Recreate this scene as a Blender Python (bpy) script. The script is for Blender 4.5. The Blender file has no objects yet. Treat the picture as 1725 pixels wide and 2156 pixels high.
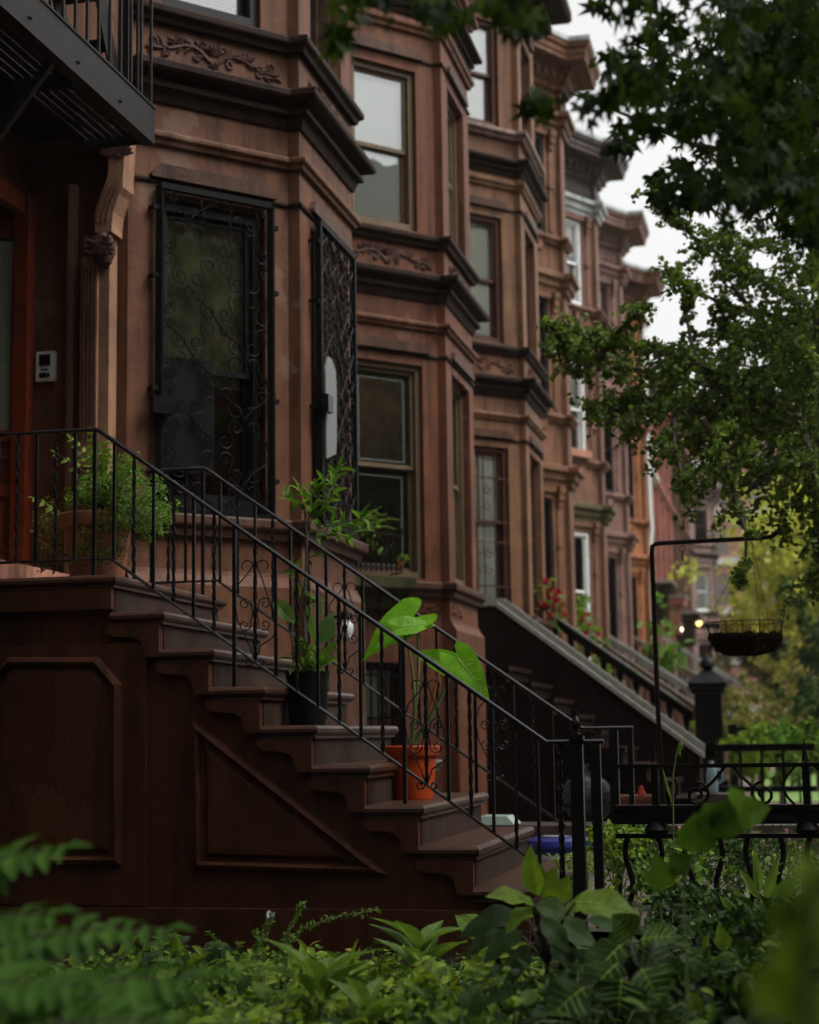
import bpy, math, random
from mathutils import Vector, Matrix
R = math.radians
rnd = random.Random(7)
SC = bpy.context.scene
COL = SC.collection

# ------------------------------------------------------------------ camera calibration
CZ = 0.944; YAW = R(12.734); PIT = R(7.439); ROL = R(-0.829); FPX = 3594.0
FW = Vector((-math.sin(YAW)*math.cos(PIT), math.cos(YAW)*math.cos(PIT), math.sin(PIT)))
RT0 = Vector((math.cos(YAW), math.sin(YAW), 0)); UP0 = RT0.cross(FW)
RT = RT0*math.cos(ROL)+UP0*math.sin(ROL); UP = -RT0*math.sin(ROL)+UP0*math.cos(ROL)
CAM = Vector((0, 0, CZ))
def ray(px, py): return FW+RT*((px-862.5)/FPX)-UP*((py-1078)/FPX)
def atX(px, py, v): d = ray(px, py); return CAM+d*(v/d.x)
def atY(px, py, v): d = ray(px, py); return CAM+d*(v/d.y)
def atZ(px, py, v): d = ray(px, py); return CAM+d*((v-CZ)/d.z)
def atD(px, py, v): return CAM+ray(px, py)*v

# ------------------------------------------------------------------ mesh helpers
ORG = {}
class MB:
    def __init__(s): s.v = []; s.f = []; s.sm = []
    def add(s, pts, faces, smooth=False):
        b = len(s.v); s.v += [Vector(p) for p in pts]
        for f in faces: s.f.append([b+i for i in f]); s.sm.append(smooth)
        return s
    def quad(s, a, b, c, d): return s.add([a, b, c, d], [(0, 1, 2, 3)])
    def poly(s, pts): return s.add(pts, [tuple(range(len(pts)))])
    def hexa(s, p):  # 8 points: bottom 0-3, top 4-7
        return s.add(p, [(0, 3, 2, 1), (4, 5, 6, 7), (0, 1, 5, 4), (1, 2, 6, 5), (2, 3, 7, 6), (3, 0, 4, 7)])
    def box(s, x0, x1, y0, y1, z0, z1):
        return s.hexa([(x0, y0, z0), (x1, y0, z0), (x1, y1, z0), (x0, y1, z0), (x0, y0, z1), (x1, y0, z1), (x1, y1, z1), (x0, y1, z1)])
    def fbox(s, fr, u0, u1, d0, d1, z0, z1):  # box in a wall frame
        return s.hexa([fr(u0, d1, z0), fr(u1, d1, z0), fr(u1, d0, z0), fr(u0, d0, z0), fr(u0, d1, z1), fr(u1, d1, z1), fr(u1, d0, z1), fr(u0, d0, z1)])
    def bar(s, a, b, w, h=None, twist=0, n=1):  # square bar, optional twist
        a = Vector(a); b = Vector(b); h = h or w; d = (b-a).normalized()
        t = Vector((0, 0, 1)) if abs(d.z) < .9 else Vector((0, 1, 0))
        x = d.cross(t).normalized(); y = x.cross(d).normalized()
        rings = []
        for i in range(n+1):
            c = a.lerp(b, i/n); an = twist*i/n; ca, sa = math.cos(an), math.sin(an)
            rings.append([c+(x*ca+y*sa)*(sx*w/2)+(y*ca-x*sa)*(sy*h/2) for sx, sy in ((-1, -1), (1, -1), (1, 1), (-1, 1))])
        pts = [p for r in rings for p in r]; F = [(0, 1, 2, 3), tuple(len(pts)-1-i for i in range(4))]
        for i in range(n):
            for j in range(4): F.append((i*4+j, i*4+4+j, i*4+4+(j+1) % 4, i*4+(j+1) % 4))
        return s.add(pts, F)
    def tube(s, pts, r, n=6, flat=1.0):
        pts = [Vector(p) for p in pts]; m = len(pts)
        if m < 2: return s
        rr = r if hasattr(r, '__len__') else [r]*m
        V = []; up = None
        for i, p in enumerate(pts):
            d = (pts[min(i+1, m-1)]-pts[max(i-1, 0)])
            d = d.normalized() if d.length > 1e-9 else Vector((0, 0, 1))
            if up is None:
                t = Vector((0, 0, 1)) if abs(d.z) < .95 else Vector((1, 0, 0))
                up = (t-d*t.dot(d)).normalized()
            else:
                up = (up-d*up.dot(d))
                up = up.normalized() if up.length > 1e-6 else d.orthogonal().normalized()
            sd = d.cross(up)
            for j in range(n):
                a = 2*math.pi*j/n; V.append(p+(sd*math.cos(a)*flat+up*math.sin(a))*rr[i])
        F = []
        for i in range(m-1):
            for j in range(n): F.append((i*n+j, i*n+(j+1) % n, (i+1)*n+(j+1) % n, (i+1)*n+j))
        F.append(tuple(range(n-1, -1, -1))); F.append(tuple((m-1)*n+j for j in range(n)))
        return s.add(V, F, True)
    def lathe(s, prof, c, n=20, squash=1.0):
        V = []; c = Vector(c)
        for r, z in prof:
            for j in range(n):
                a = 2*math.pi*j/n; V.append(c+Vector((math.cos(a)*r, math.sin(a)*r*squash, z)))
        F = []
        for i in range(len(prof)-1):
            for j in range(n): F.append((i*n+j, i*n+(j+1) % n, (i+1)*n+(j+1) % n, (i+1)*n+j))
        F.append(tuple(range(n-1, -1, -1))); F.append(tuple((len(prof)-1)*n+j for j in range(n)))
        return s.add(V, F, True)
    def prism(s, pts, vec):
        pts = [Vector(p) for p in pts]; vec = Vector(vec); n = len(pts)
        F = [tuple(range(n)), tuple(range(2*n-1, n-1, -1))]
        for i in range(n): F.append((i, n+i, n+(i+1) % n, (i+1) % n))
        return s.add(pts+[p+vec for p in pts], F)
    def sweep(s, plan, prof, closed=False):
        V = []; n = len(prof); m = len(plan)
        for i in range(m):
            for o, z in prof:
                x, y = offs(plan, i, o, closed); V.append((x, y, z))
        F = []
        for i in range(m if closed else m-1):
            k = (i+1) % m
            for j in range(n-1): F.append((i*n+j, k*n+j, k*n+j+1, i*n+j+1))
        if not closed: F.append(tuple(range(n))); F.append(tuple((m-1)*n+j for j in range(n-1, -1, -1)))
        return s.add(V, F)
    def build(s, name, mat, parent=None, label=None, sharp=40):
        me = bpy.data.meshes.new(name)
        if parent is not None: og = ORG[parent.name]
        elif s.v:
            lo = [min(p[i] for p in s.v) for i in range(3)]; hi = [max(p[i] for p in s.v) for i in range(3)]
            og = Vector(((lo[0]+hi[0])/2, (lo[1]+hi[1])/2, lo[2]))
        else: og = Vector()
        me.from_pydata([p-og for p in s.v], [], s.f)
        me.polygons.foreach_set('use_smooth', s.sm)
        me.materials.append(mat); me.update()
        if any(s.sm) and sharp:
            try: me.set_sharp_from_angle(angle=R(sharp))
            except Exception: pass
        o = bpy.data.objects.new(name, me); COL.objects.link(o)
        if parent is not None: o.parent = parent
        else: o.location = og
        ORG[o.name] = og
        if label: o['label'] = label
        return o
def offs(plan, i, o, closed=False):
    m = len(plan); p = Vector(plan[i])
    def nrm(a, b): d = (Vector(b)-Vector(a)).normalized(); return Vector((d.y, -d.x))
    if closed: n0 = nrm(plan[i-1], plan[i]); n1 = nrm(plan[i], plan[(i+1) % m])
    else:
        n0 = nrm(plan[i-1], plan[i]) if i > 0 else None
        n1 = nrm(plan[i], plan[i+1]) if i < m-1 else None
        n0 = n0 or n1; n1 = n1 or n0
    b = (n0+n1); b.normalize(); c = max(.25, b.dot(n0)); q = p+b*(o/c); return q.x, q.y
def tag(o, label=None, cat=None, group=None, kind=None):
    if label: o['label'] = label
    if cat: o['category'] = cat
    if group: o['group'] = group
    if kind: o['kind'] = kind
    return o
def thing(name, label, cat, loc, group=None):
    o = bpy.data.objects.new(name, None); COL.objects.link(o); o.location = loc; o.empty_display_size = .2
    ORG[o.name] = Vector(loc); return tag(o, label, cat, group)
def copy_tree(o, loc, label=None, parent=None):
    c = o.copy(); COL.objects.link(c); c.parent = parent
    if parent is None: c.location = loc
    ORG[c.name] = Vector(loc)
    if label: c['label'] = label
    for ch in list(o.children): copy_tree(ch, loc, None, c)
    return c
def frame(A, B):
    A = Vector(A); B = Vector(B); U = (B-A).normalized(); N = Vector((U.y, -U.x)); L = (B-A).length
    def fr(u, d, z): q = A+U*u+N*d; return Vector((q.x, q.y, z))
    return fr, L

# ------------------------------------------------------------------ materials
def mk(name):
    m = bpy.data.materials.new(name); m.use_nodes = True; nt = m.node_tree; nt.nodes.clear()
    out = nt.nodes.new('ShaderNodeOutputMaterial'); b = nt.nodes.new('ShaderNodeBsdfPrincipled')
    nt.links.new(b.outputs[0], out.inputs[0]); return m, nt, b, out
def N(nt, t, **kw):
    n = nt.nodes.new(t)
    for k, v in kw.items():
        if k in n.inputs: n.inputs[k].default_value = v
        else: setattr(n, k, v)
    return n
def ramp(nt, fac, stops):
    r = N(nt, 'ShaderNodeValToRGB'); e = r.color_ramp.elements
    while len(e) < len(stops): e.new(.5)
    for el, (p, c) in zip(e, stops): el.position = p; el.color = (*c, 1)
    nt.links.new(fac, r.inputs[0]); return r.outputs[0]
def pos(nt, sc):
    g = N(nt, 'ShaderNodeNewGeometry'); mp = N(nt, 'ShaderNodeMapping'); mp.inputs['Scale'].default_value = sc
    nt.links.new(g.outputs['Position'], mp.inputs[0]); return mp.outputs[0]
def noise(nt, sc, detail=4, scale=1.0, rough=.55):
    n = N(nt, 'ShaderNodeTexNoise', Scale=scale, Detail=detail, Roughness=rough); nt.links.new(pos(nt, sc), n.inputs['Vector']); return n.outputs['Fac']
def mixc(nt, f, a, b, mode='MIX'):
    m = N(nt, 'ShaderNodeMix', data_type='RGBA', blend_type=mode)
    if isinstance(f, (int, float)): m.inputs[0].default_value = f
    else: nt.links.new(f, m.inputs[0])
    for i, c in ((6, a), (7, b)):
        if isinstance(c, tuple): m.inputs[i].default_value = (*c, 1)
        else: nt.links.new(c, m.inputs[i])
    return m.outputs[2]
def sc3(c, k): return tuple(x*k for x in c)
def stone(name, c, rough=.62, stain=.5, wet=0.0, patch=None, spec=None, tan=None):
    m, nt, b, out = mk(name)
    big = noise(nt, (.9, .9, .7), 6, rough=.65); fine = noise(nt, (60, 60, 60), 3); mid = noise(nt, (5, 5, 4), 6, rough=.7)
    strk = noise(nt, (9, 9, .5), 6, rough=.65)
    tan = tan or (min(1, c[0]*1.30), c[1]*1.55, c[2]*1.55)
    col = ramp(nt, big, [(.28, sc3(c, .50)), (.44, sc3(c, .95)), (.58, c), (.74, tan)])
    col = mixc(nt, .85*min(1, stain*2), col, mixc(nt, 1.0, col, ramp(nt, strk, [(.34, (.30, .27, .25)), (.47, (.85, .85, .84)), (.62, (1.12, 1.10, 1.06))]), 'MULTIPLY'))
    col = mixc(nt, .7, col, mixc(nt, 1.0, col, ramp(nt, mid, [(.30, (.55, .53, .50)), (.5, (1, 1, 1)), (.72, (1.32, 1.30, 1.25))]), 'MULTIPLY'))
    col = mixc(nt, .35, col, mixc(nt, 1.0, col, ramp(nt, fine, [(.3, (.6, .6, .6)), (.7, (1.3, 1.3, 1.3))]), 'MULTIPLY'))
    if patch:
        pn = noise(nt, (1.7, 1.7, 1.5), 5, rough=.6)
        col = mixc(nt, ramp(nt, pn, [(.60, (0, 0, 0)), (.64, (.6, .6, .6)), (.72, (.8, .8, .8))]), col, patch)
    nt.links.new(col, b.inputs['Base Color'])
    b.inputs['Specular IOR Level'].default_value = spec if spec is not None else (.5 if wet or rough < .45 else .15)
    rr = N(nt, 'ShaderNodeMapRange'); nt.links.new(mid, rr.inputs[0]); rr.inputs[3].default_value = rough-.18-wet; rr.inputs[4].default_value = rough+.14-wet
    nt.links.new(rr.outputs[0], b.inputs['Roughness'])
    bp = N(nt, 'ShaderNodeBump', Strength=.3, Distance=.006); nt.links.new(fine, bp.inputs['Height'])
    b2 = N(nt, 'ShaderNodeBump', Strength=.35, Distance=.03); nt.links.new(mid, b2.inputs['Height']); nt.links.new(bp.outputs[0], b2.inputs['Normal']); nt.links.new(b2.outputs[0], b.inputs['Normal'])
    return m
def plain(name, c, rough=.5, metal=0, var=.25, bump=0, spec=.5, vs=14):
    m, nt, b, out = mk(name); n = noise(nt, (vs, vs, vs), 4)
    nt.links.new(ramp(nt, n, [(.3, sc3(c, 1-var)), (.7, sc3(c, 1+var))]), b.inputs['Base Color'])
    b.inputs['Roughness'].default_value = rough; b.inputs['Metallic'].default_value = metal
    b.inputs['Specular IOR Level'].default_value = spec
    if bump:
        bp = N(nt, 'ShaderNodeBump', Strength=bump, Distance=.003); nt.links.new(noise(nt, (90, 90, 90), 3), bp.inputs['Height']); nt.links.new(bp.outputs[0], b.inputs['Normal'])
    return m
def leafm(name, stops, rough=.5, trans=.35, spec=.14, tcol=None):
    m, nt, b, out = mk(name); g = N(nt, 'ShaderNodeNewGeometry')
    col = ramp(nt, g.outputs['Random Per Island'], stops)
    vn = noise(nt, (25, 25, 25), 2); col = mixc(nt, .5, col, mixc(nt, 1, col, ramp(nt, vn, [(.3, (.65, .65, .65)), (.7, (1.3, 1.3, 1.2))]), 'MULTIPLY'))
    nt.links.new(col, b.inputs['Base Color']); b.inputs['Roughness'].default_value = rough; b.inputs['Specular IOR Level'].default_value = spec
    t = N(nt, 'ShaderNodeBsdfTranslucent'); tc = mixc(nt, 1, col, tcol or (1.5, 1.6, .6), 'MULTIPLY'); nt.links.new(tc, t.inputs[0])
    mx = N(nt, 'ShaderNodeMixShader'); mx.inputs[0].default_value = trans
    nt.links.new(b.outputs[0], mx.inputs[1]); nt.links.new(t.outputs[0], mx.inputs[2]); nt.links.new(mx.outputs[0], out.inputs[0])
    return m
def glassm(name, tint=(.9, .93, .91), fmin=.08, rough=.01):
    m, nt, b, out = mk(name); nt.nodes.remove(b)
    tr = N(nt, 'ShaderNodeBsdfTransparent'); tr.inputs[0].default_value = (*tint, 1)
    gl = N(nt, 'ShaderNodeBsdfGlossy'); gl.inputs['Roughness'].default_value = rough; gl.inputs[0].default_value = (.9, .92, .92, 1)
    bp = N(nt, 'ShaderNodeBump', Strength=.12, Distance=.02); nt.links.new(noise(nt, (3, 3, 3), 2), bp.inputs['Height']); nt.links.new(bp.outputs[0], gl.inputs['Normal'])
    fr = N(nt, 'ShaderNodeFresnel', IOR=1.5); mr = N(nt, 'ShaderNodeMapRange'); mr.inputs[3].default_value = fmin; nt.links.new(fr.outputs[0], mr.inputs[0])
    mx = N(nt, 'ShaderNodeMixShader'); nt.links.new(mr.outputs[0], mx.inputs[0]); nt.links.new(tr.outputs[0], mx.inputs[1]); nt.links.new(gl.outputs[0], mx.inputs[2]); nt.links.new(mx.outputs[0], out.inputs[0])
    return m
def blindm(name, c, pitch=55):
    m, nt, b, out = mk(name); g = N(nt, 'ShaderNodeNewGeometry'); s = N(nt, 'ShaderNodeSeparateXYZ'); nt.links.new(g.outputs['Position'], s.inputs[0])
    w = N(nt, 'ShaderNodeMath', operation='MULTIPLY'); nt.links.new(s.outputs[2], w.inputs[0]); w.inputs[1].default_value = pitch
    f = N(nt, 'ShaderNodeMath', operation='FRACT'); nt.links.new(w.outputs[0], f.inputs[0])
    nt.links.new(ramp(nt, f.outputs[0], [(0, sc3(c, .55)), (.25, c), (1, sc3(c, .9))]), b.inputs['Base Color']); b.inputs['Roughness'].default_value = .6
    return m
def emis(name, c, st):
    m, nt, b, out = mk(name); b.inputs['Base Color'].default_value = (*c, 1); b.inputs['Emission Color'].default_value = (*c, 1); b.inputs['Emission Strength'].default_value = st; return m

M = {}
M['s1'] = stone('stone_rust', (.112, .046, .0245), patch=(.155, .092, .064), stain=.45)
M['s2'] = stone('stone_red', (.118, .043, .0225), patch=(.16, .085, .06), stain=.5)
M['s3'] = stone('stone_tan', (.145, .070, .036), stain=.5)
M['s4'] = stone('stone_umber', (.150, .072, .040), stain=.55)
M['s5'] = stone('stone_cocoa', (.155, .078, .052), stain=.5)
M['s6'] = stone('stone_mauve', (.175, .098, .080), stain=.4)
M['s7'] = stone('stone_orange', (.27, .11, .048), stain=.45)
M['s8'] = stone('stone_grey_brown', (.22, .15, .125), stain=.4)
M['s9'] = stone('stone_brick_red', (.32, .125, .095), stain=.3)
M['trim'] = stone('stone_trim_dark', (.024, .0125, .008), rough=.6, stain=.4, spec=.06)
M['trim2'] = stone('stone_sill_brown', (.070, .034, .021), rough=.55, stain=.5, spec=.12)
M['pil'] = stone('stone_pilaster_pale', (.255, .140, .088), stain=.3)
M['carve'] = stone('stone_carving', (.06, .027, .02), rough=.6, stain=.2)  # carvings and grooves: dirt and recess shade put into the colour
M['wtrim'] = stone('stone_white_trim', (.62, .60, .55), stain=.4)
M['roofg'] = stone('cornice_metal_top', (.30, .33, .32), rough=.4, stain=.3)
M['blackcornice'] = stone('stone_black_brown', (.07, .052, .045), rough=.5, stain=.4)
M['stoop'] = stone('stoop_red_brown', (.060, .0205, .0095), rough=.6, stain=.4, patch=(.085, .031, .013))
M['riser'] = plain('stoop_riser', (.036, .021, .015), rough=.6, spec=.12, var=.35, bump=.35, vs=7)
M['tread'] = plain('stoop_tread_wet', (.046, .021, .012), rough=.36, spec=.25, var=.3, bump=.35, vs=9)
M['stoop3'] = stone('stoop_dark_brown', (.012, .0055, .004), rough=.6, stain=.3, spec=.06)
M['coping'] = plain('stone_coping_sky_sheen', (.24, .24, .205), rough=.35, var=.2)  # paleness puts the sky reflected on wet tops into the colour
M['step'] = stone('stone_pink_step', (.36, .17, .12), stain=.3)
M['iron'] = plain('iron_black_paint', (.006, .006, .007), rough=.3, bump=.12, spec=.16)
M['ironw'] = plain('iron_wet_rail', (.008, .008, .009), rough=.27, bump=.1, spec=.6)
M['irong'] = plain('iron_grille_black', (.004, .004, .004), rough=.55, spec=.08)
M['ironm'] = plain('iron_matt_black', (.005, .0045, .0045), rough=.45, bump=.3, spec=.10)
M['escape'] = plain('iron_grey_escape', (.014, .012, .011), rough=.5, bump=.3, spec=.12, var=.35)
M['bronze'] = plain('iron_rust_black', (.009, .006, .005), rough=.4, bump=.3, spec=.2)
M['door'] = plain('wood_red_varnish', (.125, .022, .006), rough=.35, spec=.25, var=.3)
M['wood'] = plain('wood_window_brown', (.05, .026, .017), rough=.45, spec=.2, var=.25)
M['woodolive'] = plain('wood_window_olive', (.11, .075, .042), rough=.5, spec=.2, var=.2)
M['woodblack'] = plain('wood_window_black', (.008, .007, .007), rough=.4, spec=.2)
M['woodred'] = plain('wood_window_red', (.060, .022, .015), rough=.5, spec=.2)
M['white'] = plain('paint_white', (.66, .68, .66), rough=.42, var=.08)
M['glass'] = glassm('window_glass', fmin=.03)
M['glassb'] = glassm('window_glass_sky', fmin=.12)
M['blind'] = blindm('blind_grey', (.72, .72, .62))
M['blindw'] = blindm('blind_white', (.66, .66, .61), 40)
M['curtain'] = plain('curtain_cloth', (.80, .80, .73), rough=.8, var=.12, vs=8)
M['board'] = plain('board_grey', (.135, .14, .135), rough=.5, var=.12)
M['rug'] = plain('drape_olive', (.25, .25, .12), rough=.9, var=.7, vs=6)
M['soil'] = plain('garden_soil', (.012, .008, .006), spec=.03, rough=.95, var=.4, bump=.6)
M['pave'] = stone('paving_brown', (.13, .095, .078), rough=.4, stain=.3)
M['asph'] = plain('asphalt_wet', (.05, .05, .052), rough=.35, var=.2)
M['lawn'] = plain('lawn_green', (.10, .19, .03), rough=.8, var=.4)
M['terra'] = plain('terracotta', (.26, .095, .05), rough=.7, var=.3, bump=.3)
M['orange'] = plain('plastic_orange_pot', (.36, .048, .010), spec=.2, rough=.45, var=.15)
M['blackpot'] = plain('plastic_black_pot', (.006, .006, .006), rough=.5, spec=.12)
M['blue'] = plain('plastic_blue', (.03, .035, .28), rough=.3, var=.1)
M['palegreen'] = plain('plastic_pale_green', (.36, .46, .38), rough=.35, var=.08)
M['bag'] = plain('bag_grey_plastic', (.05, .05, .055), rough=.4, spec=.3, var=.3)
M['coir'] = plain('coir_liner', (.016, .008, .005), rough=.95, spec=.05, var=.5, bump=1)
M['bark'] = plain('bark_brown', (.06, .045, .034), rough=.9, var=.4, bump=1)
M['stem'] = plain('stem_green', (.10, .14, .04), rough=.6)
M['stemr'] = plain('stem_red', (.30, .09, .03), rough=.5)
M['moss'] = stone('moss_ledge', (.045, .045, .017), rough=.9, stain=.6)
M['mosst'] = stone('moss_tinged_stone', (.085, .075, .04), rough=.9, stain=.6)
M['pane_refl'] = plain('pane_reflection_brown', (.20, .12, .08), rough=.9, var=.5, vs=3)  # brown of a pane's reflection, painted on a sheet behind the glass
M['mesh'] = plain('pane_tone_dark', (.035, .028, .024), rough=.8, spec=.1)
M['darkboard'] = plain('board_dark_brown', (.030, .016, .010), rough=.8, spec=.05)
M['lblue'] = plain('plastic_light_blue', (.40, .58, .68), rough=.35, var=.1)
M['red'] = plain('paint_red', (.6, .03, .02), rough=.4)
M['brick'] = stone('brick_far', (.42, .20, .15), stain=.2)
M['lead'] = plain('lead_came', (.10, .11, .10), rough=.4)
M['screen'] = plain('screen_black', (.01, .01, .012), rough=.15)
M['panelw'] = plain('intercom_white', (.58, .58, .54), rough=.45, var=.05)
M['bulb'] = emis('lamp_warm_white', (1.0, .86, .55), 9)
M['star'] = emis('lamp_yellow', (1.0, .72, .2), 3)
G = lambda *cs: [(i/(len(cs)-1), c) for i, c in enumerate(cs)]
M['lfern'] = leafm('leaf_bright', G((.05, .11, .015), (.09, .18, .025), (.14, .24, .04)))
M['ldark'] = leafm('leaf_dark', G((.010, .026, .006), (.022, .05, .010), (.05, .09, .016)), trans=.25)  # darker greens; in the right of the garden they carry its deep shade
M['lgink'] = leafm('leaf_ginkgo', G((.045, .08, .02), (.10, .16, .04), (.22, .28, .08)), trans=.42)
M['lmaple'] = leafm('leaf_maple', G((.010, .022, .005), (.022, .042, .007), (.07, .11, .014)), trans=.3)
M['lyellow'] = leafm('leaf_yellow_green', G((.28, .32, .06), (.44, .46, .10), (.56, .55, .15)), trans=.35)
M['lolive'] = leafm('leaf_olive', G((.07, .08, .02), (.12, .13, .035), (.18, .18, .05), (.20, .12, .05)))
M['lear'] = leafm('leaf_elephant_ear', G((.10, .26, .006), (.12, .30, .008)), rough=.5, spec=.10, trans=.35, tcol=(1.6, 1.8, .5))
M['lear2'] = leafm('leaf_variegated', G((.09, .17, .06), (.14, .22, .07)), rough=.3, trans=.25)
M['lground'] = leafm('leaf_ground_cover', G((.010, .026, .005), (.03, .07, .010), (.09, .16, .016), (.19, .28, .035)), trans=.25)
M['lgold'] = leafm('leaf_weed_gold', G((.06, .12, .010), (.17, .27, .025), (.30, .40, .055)))
M['lsumac'] = leafm('leaf_sumac', G((.04, .10, .010), (.075, .17, .018)), trans=.3)
M['lmilk'] = leafm('leaf_milkweed', G((.12, .20, .05), (.16, .25, .06)))
M['lwild'] = leafm('leaf_lime', G((.10, .17, .02), (.17, .25, .03)))
M['flred'] = leafm('petal_red', G((.22, .006, .02), (.34, .012, .03)), trans=.3, tcol=(1.3, 1, 1))
M['flpink'] = leafm('petal_pink', G((.6, .28, .36), (.7, .4, .45)), trans=.3, tcol=(1, 1, 1))
M['flpurple'] = leafm('petal_purple', G((.12, .06, .4), (.2, .1, .5)), trans=.3, tcol=(1, 1, 1))
M['florange'] = leafm('petal_orange', G((.40, .10, .02), (.5, .2, .03)), trans=.3, tcol=(1, 1, 1))
M['lyel'] = leafm('leaf_dry_yellow', G((.35, .28, .05), (.45, .35, .1)))
M['lrib'] = leafm('leaf_pale_rib', G((.22, .36, .06), (.26, .40, .08)), trans=.2)
M['lvein'] = leafm('leaf_margin_orange', G((.5, .25, .08), (.5, .3, .1)))

# ------------------------------------------------------------------ architecture kit
def wall_seg(mb, fr, L, z0, z1, ops, dep=.18):
    us = sorted({0, L}|{u for o in ops for u in o[:2]}); zs = sorted({z0, z1}|{z for o in ops for z in o[2:4]})
    for i in range(len(us)-1):
        for j in range(len(zs)-1):
            um = (us[i]+us[i+1])/2; zm = (zs[j]+zs[j+1])/2
            if any(o[0] < um < o[1] and o[2] < zm < o[3] for o in ops): continue
            mb.quad(fr(us[i], 0, zs[j]), fr(us[i+1], 0, zs[j]), fr(us[i+1], 0, zs[j+1]), fr(us[i], 0, zs[j+1]))
    for a, b, c, d in ops:
        mb.quad(fr(a, 0, c), fr(a, 0, d), fr(a, -dep, d), fr(a, -dep, c)); mb.quad(fr(b, 0, c), fr(b, -dep, c), fr(b, -dep, d), fr(b, 0, d))
        mb.quad(fr(a, 0, d), fr(b, 0, d), fr(b, -dep, d), fr(a, -dep, d)); mb.quad(fr(a, 0, c), fr(a, -dep, c), fr(b, -dep, c), fr(b, 0, c))
def prof(zb, zt, o, steps=2):
    h = zt-zb
    if steps == 1: return [(0, zb), (o*.5, zb), (o*.62, zb+h*.3), (o*.95, zb+h*.5), (o, zb+h*.6), (o, zt-.012), (o*.92, zt), (0, zt+.012)]
    return [(0, zb), (.02, zb), (.03, zb+h*.12), (o*.22, zb+h*.2), (o*.26, zb+h*.30), (o*.50, zb+h*.36), (o*.50, zb+h*.50), (o*.30, zb+h*.62), (o*.62, zb+h*.68), (o*.92, zb+h*.72), (o, zb+h*.80), (o, zt-.012), (o*.95, zt), (0, zt+.02)]
def window(par, fr, u0, u1, z0, z1, dep, mf, pane='glass', blind=None, meet=.5, fw=.055, bars=0, came=False, drape=None, dm='rug', tone_sheet=False):
    mb = MB()
    a, b, c, d = u0+.003, u1-.003, z0+.003, z1-.003
    D0, D1 = -dep-.10, -dep+.02
    for q in ((a, a+fw, c, d), (b-fw, b, c, d)): mb.fbox(fr, q[0], q[1], D0, D1, q[2], q[3])
    mb.fbox(fr, a+fw, b-fw, D0, D1, c, c+fw*1.3); mb.fbox(fr, a+fw, b-fw, D0, D1, d-fw, d)
    zm = c+(d-c)*meet; s = .036
    # sashes: lower sits behind the upper
    for (za, zb, dd) in ((c+fw*1.3, zm+.02, -dep-.065), (zm-.02, d-fw, -dep-.02)):
        mb.fbox(fr, a+fw+.002, a+fw+s, dd-.03, dd, za, zb); mb.fbox(fr, b-fw-s, b-fw-.002, dd-.03, dd, za, zb)
        mb.fbox(fr, a+fw+s, b-fw-s, dd-.03, dd, za, za+s*1.1); mb.fbox(fr, a+fw+s, b-fw-s, dd-.03, dd, zb-s, zb)
        for k in range(bars):
            uu = a+fw+s+(b-a-2*fw-2*s)*(k+1)/(bars+1); mb.fbox(fr, uu-.01, uu+.01, dd-.026, dd-.004, za+s, zb-s)
    w = mb.build('window', mf, par)
    for za, zb, dd in ((c+fw*1.3+s*1.1, zm-.018, -dep-.08), (zm+.018, d-fw-s, -dep-.036)):
        p = MB().quad(fr(a+fw+s, dd, za), fr(b-fw-s, dd, za), fr(b-fw-s, dd, zb), fr(a+fw+s, dd, zb)); p.build('pane', M[pane], w)
    if came:
        cm = MB(); e = .07
        for za, zb, dd in ((zm+.02, d-fw-s, -dep-.028), (c+fw*1.3+s, zm-.03, -dep-.073)):
            x0, x1 = a+fw+s+e*.4, b-fw-s-e; y0, y1 = za+e*.5, zb-e
            for q in ((x0, x0+.012, y0, y1), (x1-.012, x1, y0, y1)): cm.fbox(fr, q[0], q[1], dd-.006, dd+.004, q[2], q[3])
            for q in ((x0, x1, y0-.012, y0), (x0, x1, y1, y1+.012)): cm.fbox(fr, q[0], q[1], dd-.006, dd+.004, q[2], q[3])
        cm.build('lead_border', M['lead'], w)
    if blind:
        bm_, lo = blind
        bl = MB(); dd = -dep-.092; n = 8
        zb = c+(d-c)*lo
        bl.fbox(fr, a+fw, b-fw, dd-.01, dd, zb, d-fw); bl.build('blind' if 'blind' in bm_ else 'curtain', M[bm_], w)
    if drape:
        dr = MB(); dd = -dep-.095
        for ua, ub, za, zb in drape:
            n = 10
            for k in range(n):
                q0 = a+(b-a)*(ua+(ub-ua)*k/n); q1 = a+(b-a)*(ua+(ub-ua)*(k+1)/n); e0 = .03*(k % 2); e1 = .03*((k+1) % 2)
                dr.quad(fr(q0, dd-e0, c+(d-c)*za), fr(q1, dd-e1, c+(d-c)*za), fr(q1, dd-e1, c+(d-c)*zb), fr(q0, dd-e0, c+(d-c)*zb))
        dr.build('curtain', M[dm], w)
    if tone_sheet: MB().fbox(fr, a+fw, b-fw, -dep-.10, -dep-.095, c+fw, zm-.02).build('pane_tone_sheet', M['mesh'], w)  # sheet added behind the lower pane, reflection tone as its colour
    return w
def spiral(c, r0, turns, a0, sgn, n=14, rmin=.25):
    pts = []
    for i in range(n+1):
        t = i/n; r = r0*(1-t*(1-rmin)); a = a0+sgn*turns*2*math.pi*t; pts.append((c[0]+r*math.cos(a), c[1]+r*math.sin(a)))
    return pts
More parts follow.
